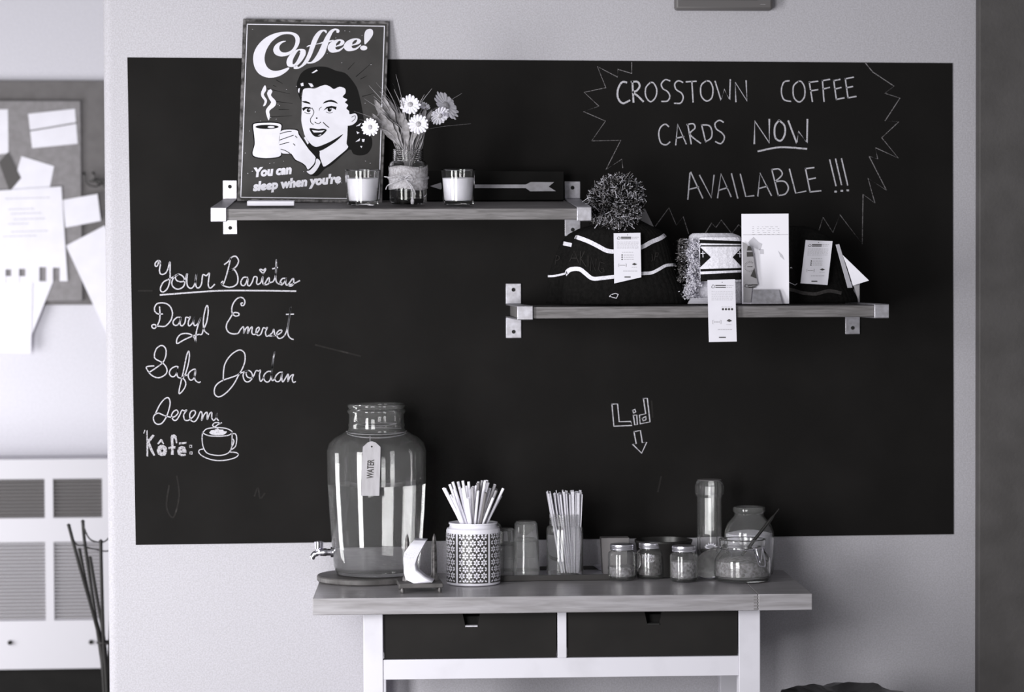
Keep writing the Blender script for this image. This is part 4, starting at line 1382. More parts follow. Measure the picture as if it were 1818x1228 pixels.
# ================================================================== TABLE
TZ = CZ-0.6362+0.0
TYAW = -0.0188
TW, TD = 1.0178, 0.43
tx, ty = 0.3635, -0.4502
TT = 0.034
TM = Matrix.Translation((tx, ty, 0)) @ Matrix.Rotation(TYAW, 4, 'Z')
TABLE = thing('console_table', 'white kitchen table with pale wood top and two dark drawers against the wall', 'table', (tx, ty, 0), (0, 0, TYAW))
tl = lambda px, py, y: (TM.inverted() @ U(px, py, y)).x
xj = tl(1345, 1060, ty)
e = .0004
obj('worktop', MB().box(-TW/2, xj-e, 0, TD, TZ-TT, TZ), 'top_wood', TABLE, local=True, bevel=.0015)
obj('worktop_end', MB().box(xj+e, TW/2, 0, TD, TZ-TT, TZ-.0004), 'top_wood', TABLE, local=True, bevel=.0015, label='end board of the worktop with a finger joint')
mb = MB()
for k in range(5):
    z_ = TZ-.004-.0062*k
    mb.box(xj-.009, xj+.0, -.0006, .0004, z_-.0031, z_)
obj('finger_joint', mb, mat('joint_wood', 120, .5), TABLE, local=True)
zu = TZ-TT
LY = .035                                     # front face of the legs behind the top's front edge
xs = [tl(a, 1150, ty+LY) for a in (645, 680, 1311, 1349)]
LW = xs[1]-xs[0]
for (x0_, x1_) in ((xs[0], xs[1]), (xs[2], xs[3])):
    obj('leg', MB().box(x0_, x1_, LY, LY+LW, 0, zu), 'white_paint', TABLE, local=True, bevel=.0015)
    obj('leg', MB().box(x0_, x1_, TD-.02-LW, TD-.02, 0, zu), 'white_paint', TABLE, local=True, bevel=.0015)
    obj('side_rail', MB().box(x0_+.006, x1_-.006, LY+LW, TD-.02-LW, zu-.13, zu), 'white_paint', TABLE, local=True)
zr0 = U(985, 1168, ty+LY).z
zr1 = U(985, 1203, ty+LY).z
obj('front_rail', MB().box(xs[1], xs[2], LY+.002, LY+.025, zr1, zr0), 'white_paint', TABLE, local=True, bevel=.001)
obj('back_rail', MB().box(xs[1], xs[2], TD-.045, TD-.025, zr1, zu), 'white_paint', TABLE, local=True)
xd0, xd1 = tl(990, 1130, ty+LY), tl(1006, 1130, ty+LY)
obj('divider', MB().box(xd0, xd1, LY+.002, LY+.3, zr0, zu), 'white_paint', TABLE, local=True, bevel=.001)
for (x0_, x1_, hx) in ((xs[1]+.002, xd0-.002, 837), (xd1+.002, xs[2]-.002, 1160)):
    D_ = bpy.data.objects.new('drawer', None)
    COL.objects.link(D_)
    D_.parent = TABLE
    hxx = tl(hx, 1100, ty+LY)
    z0_, z1_ = zr0+.002, zu-.003
    hw1, hw0, hh = .0185, .0125, .028
    fy_ = LY+.006
    out = [(x0_, z0_), (x1_, z0_), (x1_, z1_), (hxx+hw1, z1_), (hxx+hw0, z1_-hh), (hxx-hw0, z1_-hh), (hxx-hw1, z1_), (x0_, z1_)]
    mb = MB().hexa([(a, fy_+.016, b) for a, b in out], [(a, fy_, b) for a, b in out])
    o = obj('drawer_front', mb, 'drawer', D_, local=True, smooth=False)
    obj('drawer_box', MB().box(x0_+.004, x1_-.004, fy_+.030, LY+.32, z0_+.004, z1_-.012), 'hole', D_, local=True)
    mb = MB().box(hxx-hw0, hxx+hw0, fy_-.002, fy_+.018, z1_-hh-.0015, z1_-hh+.0015)
    obj('pull_edge', mb, 'steel' if hx < 900 else 'hole', D_, local=True, label='metal edge of the cut-out pull')

tz = TZ+.0004


def on_table(px, py):
    return UZ(px, py, TZ)+Vector((0, 0, .0004))


# ---- dispenser on a round board
cb_ = on_table(654, 1030)
cb_ = Vector((cb_.x, cb_.y-.002, tz))
ysc = cb_.y
s1 = lambda n: mm(n, ysc)
RB = s1(91)
tag(obj('round_board', MB().lathe([(0, 0), (RB-.003, 0), (RB, .003), (RB, .011), (RB-.002, .0135), (0, .0135)], 64, c=cb_), 'rust_wood', smooth=30), 'round dark wooden board under the water jar', 'board')
jc = Vector((U(670, 1020, ysc).x, ysc, tz+.0140))
WJ = thing('water_jar', 'large glass water dispenser jar with tap and hanging tag', 'drink dispenser', jc)
zpx = lambda py: U(670, py, ysc).z-jc.z
H = zpx(716)
g_ = .004
prof = [(0, .003), (s1(60), 0), (s1(72), .002), (s1(77), zpx(1003)), (s1(81), zpx(960)), (s1(85), zpx(900)), (s1(87.5), zpx(850)), (s1(88), zpx(800)), (s1(84), zpx(786)), (s1(74), zpx(776)), (s1(60), zpx(769)), (s1(51), zpx(763)), (s1(49), zpx(758)),
        (s1(50.5), zpx(754)), (s1(49), zpx(750)), (s1(48.5), zpx(735)), (s1(51.5), zpx(731)), (s1(51.5), zpx(728)), (s1(48.5), zpx(725)), (s1(51), zpx(721)), (s1(51), zpx(718)), (s1(49), H), (s1(46.5), H)]
inner = [(s1(45), H-.002), (s1(45), zpx(760)), (s1(56), zpx(767)-g_*.6), (s1(70), zpx(776)-g_), (s1(80), zpx(787)-g_), (s1(88)-g_, zpx(802)), (s1(87.5)-g_, zpx(850)), (s1(85)-g_, zpx(900)), (s1(81)-g_, zpx(960)), (s1(77)-g_, zpx(1000)), (s1(66), .010), (0, .012)]
obj('glass_jar', MB().lathe(prof+inner, 72), 'jar_glass', WJ, local=True, smooth=50)
e_ = -.0007
zw_ = zpx(858)
obj('water', MB().lathe([(0, .0112), (s1(66)-e_, .0094), (s1(77)-g_-e_, zpx(1000)), (s1(81)-g_-e_, zpx(960)), (s1(85)-g_-e_, zpx(900)), (s1(87.4)-g_-e_, zw_), (0, zw_)], 64), 'water', WJ, local=True, smooth=50)
mb = MB()
nr = s1(51)+.001
mb.tube([(nr*math.cos(k*PI/20), nr*math.sin(k*PI/20), zpx(766)+.004*math.sin(k*PI/20)) for k in range(41)], .0016, 6)
mb.tube([(nr*math.cos(k*PI/20), nr*math.sin(k*PI/20), zpx(769)+.008*math.sin(k*PI/20)-.001) for k in range(41)], .0014, 6)
xt = s1(-11)
yb2 = -s1(52)-.004
mb.tube([(xt, -nr, zpx(772)), (xt, yb2-.012, zpx(782)), (xt, -s1(89)-.003, zpx(792))], .0009, 6, smooth=4)
obj('neck_twine', mb, 'twine', WJ, local=True)
# tag
yt2 = -s1(89)-.004
ptg = Plane(Vector((jc.x, ysc+yt2, 0)), (0, -1, 0))
tg = Z(540, 690, 3.15, [(378, 293), (400, 300), (427, 325), (425, 450), (420, 598), (317, 598), (320, 460), (328, 325), (355, 300)])
mb = MB().hexa([ptg(a, b, 0) for a, b in tg], [ptg(a, b, .0025) for a, b in tg])
Wt = obj('tag', mb, 'tag_wood', WJ, smooth=False, label='pale wooden tag')
mb = MB()
text_px(mb, 'WATER', 662.5, 849.5, 664, 815.5, 11.5, lambda x, y: ptg(x, y, .0029), offset=.025)
obj('lettering', mb, 'ink', Wt, smooth=False)
mb = MB().poly([(660+1.6*math.cos(a*PI/5), 792.5+1.6*math.sin(a*PI/5)) for a in range(10)], lambda x, y: ptg(x, y, .0028))
obj('tag_hole', mb, 'hole', Wt, smooth=False)
# tap
tp = lambda px, py, dy=0: Vector((U(px, py, ysc).x-jc.x, dy, zpx(py)))
TAP = bpy.data.objects.new('tap', None)
COL.objects.link(TAP)
TAP.parent = WJ
zt_ = zpx(979)
xw = -s1(79)
obj('tap_body', MB().tube([(xw+.003, 0, zt_), (xw-.004, 0, zt_)], .011, 20).tube([(xw-.003, 0, zt_), (xw-.012, 0, zt_), (xw-.020, 0, zt_), (xw-.030, 0, zt_-.001), (xw-.040, 0, zt_-.005), (xw-.044, 0, zt_-.014)], [.0075, .0075, .0085, .008, .0065, .006, .0055], 16, smooth=4), 'chrome', TAP, local=True)
hx_ = tp(566, 960).x
obj('tap_handle', MB().lathe([(0, 0), (.0055, 0), (.0055, .006), (.0095, .008), (.010, .022), (.008, .024), (0, .024)], 20, c=(hx_, 0, zpx(978))), 'chrome', TAP, local=True)

# ---- napkin holder
ncc = on_table(746, 1050)
NH = thing('napkin_holder', 'small dark napkin holder base with cast metal finial posts beside the water jar', 'napkin holder', Vector((ncc.x, ncc.y, tz)), (0, 0, .06))
n1 = lambda n: mm(n, ncc.y)
bw, bd = n1(39), .05
hb = n1(9)
obj('base', MB().box(-bw, bw, -bd*.6, bd, hb, hb+n1(8)), 'rust_wood', NH, local=True, bevel=.0015)
for sx_ in (-1, 1):
    for yy in (-bd*.5, bd*.85):
        obj('foot', MB().lathe([(0, 0), (.0035, 0), (.0045, hb*.5), (.003, hb+.0005), (0, hb+.0005)], 12, c=(sx_*(bw-.007), yy, 0)), 'finial', NH, local=True)
for (sx_, yy) in ((-n1(21), bd*.55), (n1(27), bd*.5)):
    h0 = hb+n1(8)
    hh = n1(84)
    obj('finial_post', MB().lathe([(0, h0), (.011, h0), (.010, h0+.008), (.006, h0+.014), (.0065, h0+hh*.3), (.0058, h0+hh*.55), (.005, h0+hh*.75), (.0035, h0+hh*.9), (.0015, h0+hh*.98), (0, h0+hh)], 16, c=(sx_, yy, 0)), 'finial', NH, local=True)
# napkins: bent sheets resting on the base
hN = tz+hb+n1(8)+.0008
NA = Z(690, 830, 4.913, [(215, 640), (138, 740), (132, 850), (150, 975), (285, 1075)])
NB = Z(690, 830, 4.913, [(312, 645), (262, 735), (232, 800), (226, 905), (378, 1020)])
for k in range(12):
    kk = k/11
    P2 = [(p_[0]+(q_[0]-p_[0])*kk, p_[1]+(q_[1]-p_[1])*kk) for p_, q_ in zip(NA, NB)]
    y0_ = ncc.y-.030+.0006*k
    pts = catmull([Vector((*q_, 0)) for q_ in P2], 2)
    n = len(pts)
    vs = []
    for p in pts:
        w0 = U(p.x, p.y, y0_)
        w0.z = max(w0.z, hN)
        w1 = Vector((w0.x+.006, w0.y+.045, w0.z+.002))
        w1.z = max(w1.z, hN)
        vs += [w0, w1]
    fs = [(2*i, 2*i+1, 2*i+3, 2*i+2) for i in range(n-1)]
    o = tag(obj('napkin', MB().add(vs, fs), 'napkin', smooth=True), 'white folded paper napkin curling in the napkin holder', 'napkin', 'napkins in the holder')
    sm_ = o.modifiers.new('thick', 'SOLIDIFY')
    sm_.thickness = .0017

# ---- patterned canister with straws
cc = on_table(840.5, 1036)
cc = Vector((cc.x, cc.y, tz))
q1 = lambda n: mm(n, cc.y)
CAN = thing('ceramic_canister', 'white ceramic canister with a dark floral lattice, full of straws', 'canister', cc)
R = q1(48.3)
H = q1(110)
hs = q1(93)
obj('pot', MB().lathe([(0, 0), (R-.004, 0), (R-.001, .002), (R-.0004, .006), (R-.0004, hs+.004), (R-.002, hs+.008), (R-.005, hs+.009), (q1(42), hs+.012), (q1(42), H-.004), (q1(43.5), H-.003), (q1(43.5), H), (q1(40), H), (q1(39.5), H-.004), (q1(39.5), hs), (R-.006, hs-.006), (R-.006, .008), (0, .008)], 72), 'ceramic', CAN, local=True, smooth=40)
z0_, z1_ = .0065, hs-.001
panels = 5
pw = 2*PI/panels
aoff = -PI/2-pw/2-.05
gap = .045
mb = MB()
for p in range(panels):
    a0, a1 = aoff+p*pw+gap, aoff+(p+1)*pw-gap
    n = 14
    vs = []
    for i in range(n+1):
        a = a0+(a1-a0)*i/n
        for zz in (z0_, z1_):
            vs.append(((R+.0001)*math.cos(a), (R+.0001)*math.sin(a), zz))
    mb.add(vs, [(2*i, 2*i+1, 2*i+3, 2*i+2) for i in range(n)])
obj('dark_panel', mb, 'pattern_dark', CAN, local=True, smooth=True, label='dark glazed print panels')
mb = MB()
sp_ = q1(13.4)
rowh = sp_*.866
for p in range(panels):
    a0, a1 = aoff+p*pw+gap, aoff+(p+1)*pw-gap
    wid = (a1-a0)*R
    nr_ = int((z1_-z0_)/rowh)+2
    nc_ = int(wid/sp_)+2
    for rj in range(nr_):
        for ck in range(-1, nc_):
            cxx = (ck+.5*(rj % 2))*sp_+(wid-(nc_-2)*sp_)/2
            czz = z0_+rj*rowh+rowh*.15
            for t6 in range(6):
                an = PI/6+t6*PI/3
                pts = []
                for (u, v) in ((.07, 0), (.29, -.135), (.49, -.02), (.49, .02), (.29, .135)):
                    x, y = u*sp_*1.0, v*sp_
                    pts.append((cxx+x*math.cos(an)-y*math.sin(an), czz+x*math.sin(an)+y*math.cos(an)))
                if all(0 <= x <= wid and z0_ <= y <= z1_ for x, y in pts):
                    mb.add([((R+.0003)*math.cos(a0+x/R), (R+.0003)*math.sin(a0+x/R), y) for x, y in pts], [(0, 1, 2, 3, 4)])
obj('petal_pattern', mb, 'ceramic', CAN, local=True, smooth=False, kind='stuff', label='white petal lattice print')

sl = q1(190)
sr_ = .003
straw_me = {}
for mname in ('straw_white', 'straw_grey', 'straw_dim'):
    m_ = MB().lathe([(sr_, 0), (sr_, 1), (sr_*.75, 1), (sr_*.75, 0)], 10, close=True)
    straw_me[mname] = mesh_of('straw', m_, mname, 40, 0)
rs = random.Random(4)
cnt = 0
used = []
for k in range(46):
    th_ = 2*PI*k*.618
    rr = math.sqrt((k+.5)/46)
    tipr = q1(58)*rr
    br_ = q1(34)*rr*rs.uniform(.8, 1)
    tb = th_+PI+rs.uniform(-.4, .4)
    tipz = q1(rs.uniform(168, 186)) - (q1(14)*rr if rr > .8 else 0)
    tip = Vector((tipr*math.cos(th_), tipr*math.sin(th_)*.75, tipz))
    base = Vector((br_*math.cos(tb), br_*math.sin(tb)*.75, .009+rs.uniform(0, .004)))
    d = tip-base
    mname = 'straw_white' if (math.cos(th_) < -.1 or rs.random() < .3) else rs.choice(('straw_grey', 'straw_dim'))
    o = bpy.data.objects.new('straw', straw_me[mname])
    COL.objects.link(o)
    o.location = cc+base
    o.rotation_euler = d.to_track_quat('Z', 'Y').to_euler()
    o.scale = (1, 1, d.length)
    tag(o, {'straw_white': 'white drinking straw standing in the patterned canister', 'straw_grey': 'pale grey drinking straw standing in the patterned canister', 'straw_dim': 'darker grey drinking straw standing in the patterned canister'}[mname], 'straw', {'straw_white': 'white straws in the canister', 'straw_grey': 'pale grey straws in the canister', 'straw_dim': 'dark grey straws in the canister'}[mname])

# ---- tray
tA_, tB_ = on_table(884, 1031), on_table(1105, 1031)
ytf = on_table(990, 1031).y
xl_, xr_ = U(872, 1030, ytf).x, U(1112, 1030, ytf).x
TR_ = thing('serving_tray', 'long shallow tray with a dark rim under the glasses', 'tray', ((xl_+xr_)/2, ytf, tz))
ytb = ytf+.17
obj('tray_floor', MB().box(xl_+.003, xr_-.003, ytf+.003, ytb-.003, tz, tz+.004), 'tray', TR_, bevel=.001)
mb = MB()
for a, b, c_, d_ in ((xl_, xr_, ytf, ytf+.004), (xl_, xr_, ytb-.004, ytb), (xl_, xl_+.004, ytf+.004, ytb-.004), (xr_-.004, xr_, ytf+.004, ytb-.004)):
    mb.box(a, b, c_, d_, tz, tz+.0125)
obj('rim', mb, 'tray_rim', TR_, bevel=.001)
tt = tz+.0046


# ---- tumblers upside down, stacked
def tumbler(px, y, z, w_, h_, label, sides=8):
    c = Vector((U(px, 990, y).x, y, z))
    R1, R0 = mm(w_/2, y), mm(w_/2*.84, y)
    H = mm(h_, y)
    g_ = .0022
    pr = [(R1-g_, 0), (R1, 0), (R1, H*.3), (R0+.001, H*.93), (R0-.004, H), (0, H), (0, H-.006), (R0-.005, H-.007), (R1-g_, H*.3)]
    mb = MB()
    seg = 40
    vs = []
    pr2 = pr
    for (r_, zz) in pr2:
        for k in range(seg):
            a = 2*PI*k/seg
            fl = 1-.035*abs(math.cos(a*sides/2)) if H*.25 < zz < H*.97 else 1
            vs.append((r_*fl*math.cos(a), r_*fl*math.sin(a), zz))
    n = len(pr2)
    fs = [(i*seg+k, i*seg+(k+1) % seg, (i+1) % n*seg+(k+1) % seg, (i+1) % n*seg+k) for i in range(n) for k in range(seg)]
    mb.add(vs, fs)
    o = obj('tumbler', mb, 'cup_glass', local=True)
    o.location = c
    return tag(o, label, 'glass', 'upturned tumblers on the tray')


y1_ = ytf+.045
hk = mm(66, y1_)
for (px, yy, w_, h_, l0, l1) in ((934, y1_, 50, 68, 'faceted glass tumbler at the bottom of the right stack', 'faceted glass tumbler on top of the right stack'),
                                 (898, y1_+.01, 40, 60, 'faceted glass tumbler at the bottom of the left stack', 'faceted glass tumbler on top of the left stack')):
    tumbler(px, yy, tt, w_, h_, l0)
    tumbler(px, yy, tt+mm(h_, yy)*(.52 if w_ == 50 else .5)+.001, w_*.96, h_*.93, l1)
tumbler(872, y1_+.085, tt, 44, 88, 'tall glass tumbler half hidden behind the canister')

# ---- jar of stir sticks
yk2 = ytf+.04
cj = Vector((U(1003, 1018, yk2).x, yk2, tt))
j1 = lambda n: mm(n, yk2)
SJ = tag(obj('stick_jar', MB().lathe(jar_profile(j1(33), j1(112), j1(27), j1(92), .001), 56), 'jar_glass', local=True, smooth=45), 'clear glass jar full of stir sticks on the tray', 'jar')
SJ.location = cj
st_me = mesh_of('stir_stick', MB().box(-.0034, .0034, -.0008, .0008, 0, 1), 'stick', False, 0)
rs = random.Random(9)
for k in range(48):
    u = (k % 12)/11*2-1
    v = (k//12)/3*2-1
    tip = Vector((j1(30)*u+rs.uniform(-.002, .002), j1(14)*v, j1(rs.uniform(147, 154))))
    base = Vector((j1(14)*u+j1(9)+rs.uniform(-.002, .002), j1(14)*v*.8, .0075))
    d = tip-base
    o = bpy.data.objects.new('stir_stick', st_me)
    COL.objects.link(o)
    o.location = cj+base
    o.rotation_euler = (Matrix.Rotation(rs.uniform(-.5, .5), 4, d.normalized()) @ d.to_track_quat('Z', 'Y').to_matrix().to_4x4()).to_euler()
    o.scale = (1, 1, d.length)
    tag(o, 'pale flat stir stick standing in the glass jar on the tray', 'stir stick', 'stir sticks in the glass jar')


# ---- spice shakers (mug jars)
def shaker(px, py, label, fm, fh, handle, word=None):
    c = on_table(px, py)
    c.y += .0
    s_ = lambda n: mm(n, c.y)
    t = thing('spice_jar', label, 'spice jar', c, group='small lidded spice jars')
    R = s_(25)
    H = s_(62)
    Rn = s_(19.5)
    pr = jar_profile(R, H, Rn, s_(52), .0004, .0026)
    obj('glass_jar', MB().lathe(pr, 48), 'jar_glass', t, local=True, smooth=45)
    obj('contents', MB().lathe(fill_profile(R, .0062, s_(fh)), 40), fm, t, local=True)
    z0 = s_(54)
    RL = Rn+.0016
    obj('lid', MB().lathe([(RL, z0), (RL+.0006, z0+.001), (RL, z0+.003), (RL+.0006, z0+.0045), (RL, z0+.006), (RL+.0006, z0+.008), (RL, z0+.0115), (RL-.0015, z0+.0125), (0, z0+.0125), (0, z0+.0115), (RL-.001, z0+.0108), (RL-.001, z0)], 40, close=False), 'lid_metal', t, local=True, smooth=35)
    if handle:
        sx_ = handle
        obj('handle', MB().tube([(sx_*(R-.001), 0, s_(46)), (sx_*(R+.006), 0, s_(47)), (sx_*(R+.0085), 0, s_(38)), (sx_*(R+.0075), 0, s_(24)), (sx_*(R-.001), 0, s_(18))], .0022, 10, smooth=5), 'glass', t, local=True)
    if word:
        mb = MB()
        cx_ = c.x
        fn = lambda x, y: (lambda p: Vector((p.x, c.y-math.sqrt(max(1e-6, (R+.0003)**2-(p.x-cx_)**2)), p.z)))(U(x, y, c.y-R))
        for st in word:
            mb.stroke(st, .9, fn, smooth=0)
        obj('handwriting', mb, 'paper', t, smooth=False, label='white handwritten word')
    return t


shaker(1104, 1029, 'lidded mug jar of pale spice nearest the tray', 'spice_light', 24, 1)
zn_ = lambda p: Z(1040, 830, 4.3286, p)
shaker(1155, 1026, 'lidded mug jar with a handwritten word, middle of three', 'spice_dark', 42, 1,
       [zn_(p) for p in ([(440, 695), (440, 670), (460, 695), (460, 670)], [(468, 670), (468, 690), (480, 690), (482, 670)], [(486, 672), (504, 670)], [(495, 671), (495, 693)], [(506, 693), (510, 670), (516, 686), (522, 670), (524, 693)],
                         [(470, 725), (470, 708), (485, 708)], [(470, 717), (482, 716)], [(500, 706), (492, 715), (500, 726), (508, 716)], [(515, 708), (515, 726), (525, 712)])])
shaker(1214, 1032, 'lidded glass jar of pale spice, right of the other two', 'spice_light', 36, 0)

# ---- tall bottle jar
ct = U(1260, 990, -0.10)
ct.z = tz
s_ = lambda n: mm(n, ct.y)
TJ = thing('tall_jar', 'tall narrow glass jar with a wide collar at the back of the table', 'jar', ct)
Ht = U(1260, 852, ct.y).z-ct.z
R = s_(22.5)
g_ = .003
obj('glass_jar', MB().lathe([(0, .001), (R-.002, 0), (R, .002), (R, Ht-s_(30)), (R+s_(3.5), Ht-s_(24)), (R+s_(4), Ht-s_(10)), (R+s_(1), Ht-s_(3)), (R-.001, Ht), (R-g_, Ht-.001), (R-g_, Ht-s_(3)), (R-g_+.001, Ht-s_(10)), (R-g_, Ht-s_(26)), (R-g_, .006), (0, .006)], 12), 'jar_glass', TJ, local=True, smooth=10)
obj('contents', MB().lathe([(0, .0065), (R-g_-.001, .0065), (R-g_-.001, s_(44)), (0, s_(44))], 24), 'spice_dark', TJ, local=True)
obj('lid', MB().lathe([(0, Ht-.0008), (R-g_-.0004, Ht-.0008), (R-.001, Ht+.0006), (R-.002, Ht+.0016), (0, Ht+.002)], 32), 'grey_card', TJ, local=True)
mb = MB()
fn = lambda x, y: U(x, y, ct.y-R-.0008)
for k in range(7):
    a = -PI*.12-PI*.76*k/6
    ax, ay = 1262, 974
    L_ = 13
    e0, e1_ = (ax+L_*math.cos(a), ay+L_*.9*math.sin(a)), None
    nx, ny = -math.sin(a)*2.3, math.cos(a)*2.3
    mx, my = ax+L_*.55*math.cos(a), ay+L_*.5*math.sin(a)
    mb.poly([(ax, ay), (mx+nx, my+ny), e0, (mx-nx, my-ny)], fn)
obj('flower_print', mb, 'paper', TJ, smooth=False, label='pale flower printed on the glass')

# ---- big sugar jar
cs = U(1330, 1000, -0.125)
cs.z = tz
s_ = lambda n: mm(n, cs.y)
SG = thing('sugar_jar', 'open round glass jar of white sugar behind the clip jar', 'jar', cs)
Hs = U(1330, 899, cs.y).z-cs.z
R = s_(45)
pr = [(0, .003), (R*.8, 0), (R*.93, .003), (R, .014), (R, Hs-s_(52)), (R*.97, Hs-s_(42)), (R*.86, Hs-s_(30)), (s_(27), Hs-s_(17)), (s_(26), Hs-s_(12)), (s_(29), Hs-s_(8)), (s_(29), Hs-s_(2)), (s_(27), Hs)]
g_ = .003
pi_ = [(max(0, a-g_), b-(.001 if i else 0)) for i, (a, b) in enumerate(pr[::-1][:-3])]+[(R*.85, .007), (0, .0068)]
obj('glass_jar', MB().lathe(pr+pi_, 56), 'jar_glass', SG, local=True, smooth=45)
obj('sugar', MB().lathe([(0, .0074), (R*.83, .0076), (R-g_-.001, .016), (R-g_-.001, Hs-s_(48)), (R*.4, Hs-s_(43)), (0, Hs-s_(44))], 40), 'sugar', SG, local=True)

# ---- clip-top jar with black spoon
cq = on_table(1318, 1031)
s_ = lambda n: mm(n, cq.y)
CJ = thing('clip_top_jar', 'low wide clip-top glass jar of brown sugar at the table front', 'jar', cq)
R = s_(51)
Hc = s_(76)
pr = [(0, .002), (R*.8, 0), (R*.92, .002), (R, .014), (R, s_(36)), (R*.97, s_(43)), (R*.84, s_(51)), (s_(40), s_(55)), (s_(39), s_(62)), (s_(42), s_(65)), (s_(42), Hc-.001), (s_(40), Hc)]
pi_ = [(max(0, a-.003), b-(.001 if i else 0)) for i, (a, b) in enumerate(pr[::-1][:-3])]+[(R*.85, .007), (0, .0068)]
obj('glass_jar', MB().lathe(pr+pi_, 64), 'jar_glass', CJ, local=True, smooth=45)
mb = MB()
obj('brown_sugar', MB().lathe([(0, .0074), (R*.83, .0076), (R-.004, .016), (R-.004, s_(36)), (R*.6, s_(40)), (R*.2, s_(43)), (0, s_(43))], 40), 'brown_sugar', CJ, local=True)
mb = MB()
rn = s_(41)
mb.tube([(rn*math.cos(k*PI/20), rn*math.sin(k*PI/20), s_(59)) for k in range(41)], .0009, 6)
bx_ = s_(14)
for pts in ([(bx_, -rn-.002, s_(60)), (bx_+.003, -R-.004, s_(50)), (bx_+.009, -R-.006, s_(34)), (bx_+.016, -R-.006, s_(32)), (bx_+.023, -R-.003, s_(34)), (bx_+.02, -rn-.001, s_(60))],
            [(bx_-.004, -rn, s_(57)), (bx_+.002, -rn-.006, s_(64)), (bx_+.02, -rn-.004, s_(64)), (bx_+.026, -rn+.006, s_(57))],
            [(bx_+.005, -rn-.004, s_(63)), (bx_+.012, -R-.005, s_(38)), (bx_+.019, -rn-.003, s_(63))]):
    mb.tube(pts, .0011, 6, smooth=3)
obj('wire_bail', mb, 'chrome', CJ, local=True)
a_ = Vector((cq.x-.002, cq.y+.0, cq.z+s_(40)))
b_ = U(1333, 966, cq.y)
c__ = U(1383, 903, cq.y+.01)
dv = (c__-b_)
mb = MB().tube([b_-dv*.32, b_, b_+dv*.5, c__], [.0028, .0036, .0034, .0012], 10, smooth=5)
tag(obj('spoon', mb, 'black_plastic'), 'slim black spoon handle leaning out of the clip-top jar', 'spoon')
# the open glass lid leaning behind
lc = U(1266, 1003, cq.y+.045)
q_ = Vector((-.42, -.55, .72)).to_track_quat('Z', 'Y').to_matrix().to_4x4()
mb = MB().lathe([(0, 0), (s_(33), 0), (s_(36), .002), (s_(36), .005), (s_(33), .007), (s_(27), .009), (0, .010)], 40)
mb.xf(Matrix.Translation((lc.x, lc.y, TZ+s_(27))) @ q_)
LID = obj('lid', mb, 'cup_glass', CJ, smooth=45, label='round glass lid hanging open on the left')
mb = MB().tube([(s_(36.5)*math.cos(k*PI/20), s_(36.5)*math.sin(k*PI/20), .0035) for k in range(41)], .0012, 6, cap=False)
mb.xf(Matrix.Translation((lc.x, lc.y, TZ+s_(27))) @ q_)
obj('wire_ring', mb, 'chrome', LID)

# ---- dark bowl, box and plate behind the shakers
cd = U(1178, 1003, -0.12)
cd.z = tz
s_ = lambda n: mm(n, cd.y)
Hd = U(1178, 957, cd.y).z-cd.z
tag(obj('black_bowl', MB().lathe([(0, 0), (s_(40), 0), (s_(44), .003), (s_(50), Hd*.9), (s_(52), Hd*.94), (s_(52), Hd*.99), (s_(49), Hd), (s_(48), Hd*.94), (s_(44), Hd*.3), (s_(38), .006), (0, .006)], 48, c=(cd.x, cd.y, tz)), 'black_plastic', smooth=40), 'black round bowl behind the three spice jars', 'bowl')
a_ = U(1090, 1000, -0.10)
a_.z = tz
hb_ = U(1090, 953, a_.y).z
x0_, x1_ = U(1066, 980, a_.y).x, U(1116, 980, a_.y).x
tag(obj('card_box', MB().hexa([(x0_+.004, a_.y-.02, tt), (x1_-.004, a_.y-.02, tt), (x1_-.004, a_.y+.02, tt), (x0_+.004, a_.y+.02, tt)], [(x0_, a_.y-.02, hb_), (x1_, a_.y-.02, hb_), (x1_, a_.y+.02, hb_), (x0_, a_.y+.02, hb_)]), 'grey_card', bevel=.001), 'small grey open box behind the left spice jar', 'box')
cp = on_table(1076, 1016)
cp.z = tt
tag(obj('small_dish', MB().lathe([(0, 0), (.014, 0), (.018, .003), (.026, .009), (.028, .010), (.026, .011), (.016, .005), (0, .004)], 32, c=cp), 'steel', smooth=40), 'small metal dish on the tray end beside the left spice jar', 'dish')

# ================================================================== WALL DEVICE, BAG
a_, b_ = U(1199, 17, -.03), U(1372, 17, -.03)
DV = thing('wall_device', 'grey plastic wall box at the top edge above the chalkboard', 'wall box', (U(1285, 17, 0).x, 0, a_.z))
obj('housing', MB().box(a_.x, b_.x, -.03, -.0005, a_.z, a_.z+.11), 'device', DV, bevel=.006)
obj('face_plate', MB().box(a_.x+.016, b_.x-.032, -.034, -.0295, a_.z+.0215, a_.z+.10), 'sign_black', DV, bevel=.002)
obj('marking', MB().box(b_.x-.028, b_.x-.016, -.0304, -.0302, a_.z+.012, a_.z+.0128), 'paper_grey', DV)

bc = U(1500, 1219, -.30)
BN = thing('waste_bin', 'dark bin with a crumpled black bag, right of the table', 'bin', (bc.x, -.30, 0))
mb = MB()
vs = []
seg = 48
rs = random.Random(2)
hz = bc.z
lv = [(0, .12), (hz-.05, .135), (hz-.02, .14), (hz-.006, .128), (hz, .10), (hz-.012, .06)]
for i, (zz, rr) in enumerate(lv):
    for k in range(seg):
        a = 2*PI*k/seg
        jit = 0 if i == 0 else .005*math.sin(4*a+i)+.003*math.sin(9*a+2*i)
        vs.append(((rr+jit)*math.cos(a), (rr+jit)*math.sin(a), zz+(jit*.8-.008 if i > 1 else 0)))
mb.add(vs, [(i*seg+k, i*seg+(k+1) % seg, (i+1)*seg+(k+1) % seg, (i+1)*seg+k) for i in range(len(lv)-1) for k in range(seg)]+[tuple(range(seg))[::-1], tuple((len(lv)-1)*seg+k for k in range(seg))])
obj('bag', mb, 'black_plastic', BN, local=True, smooth=True)
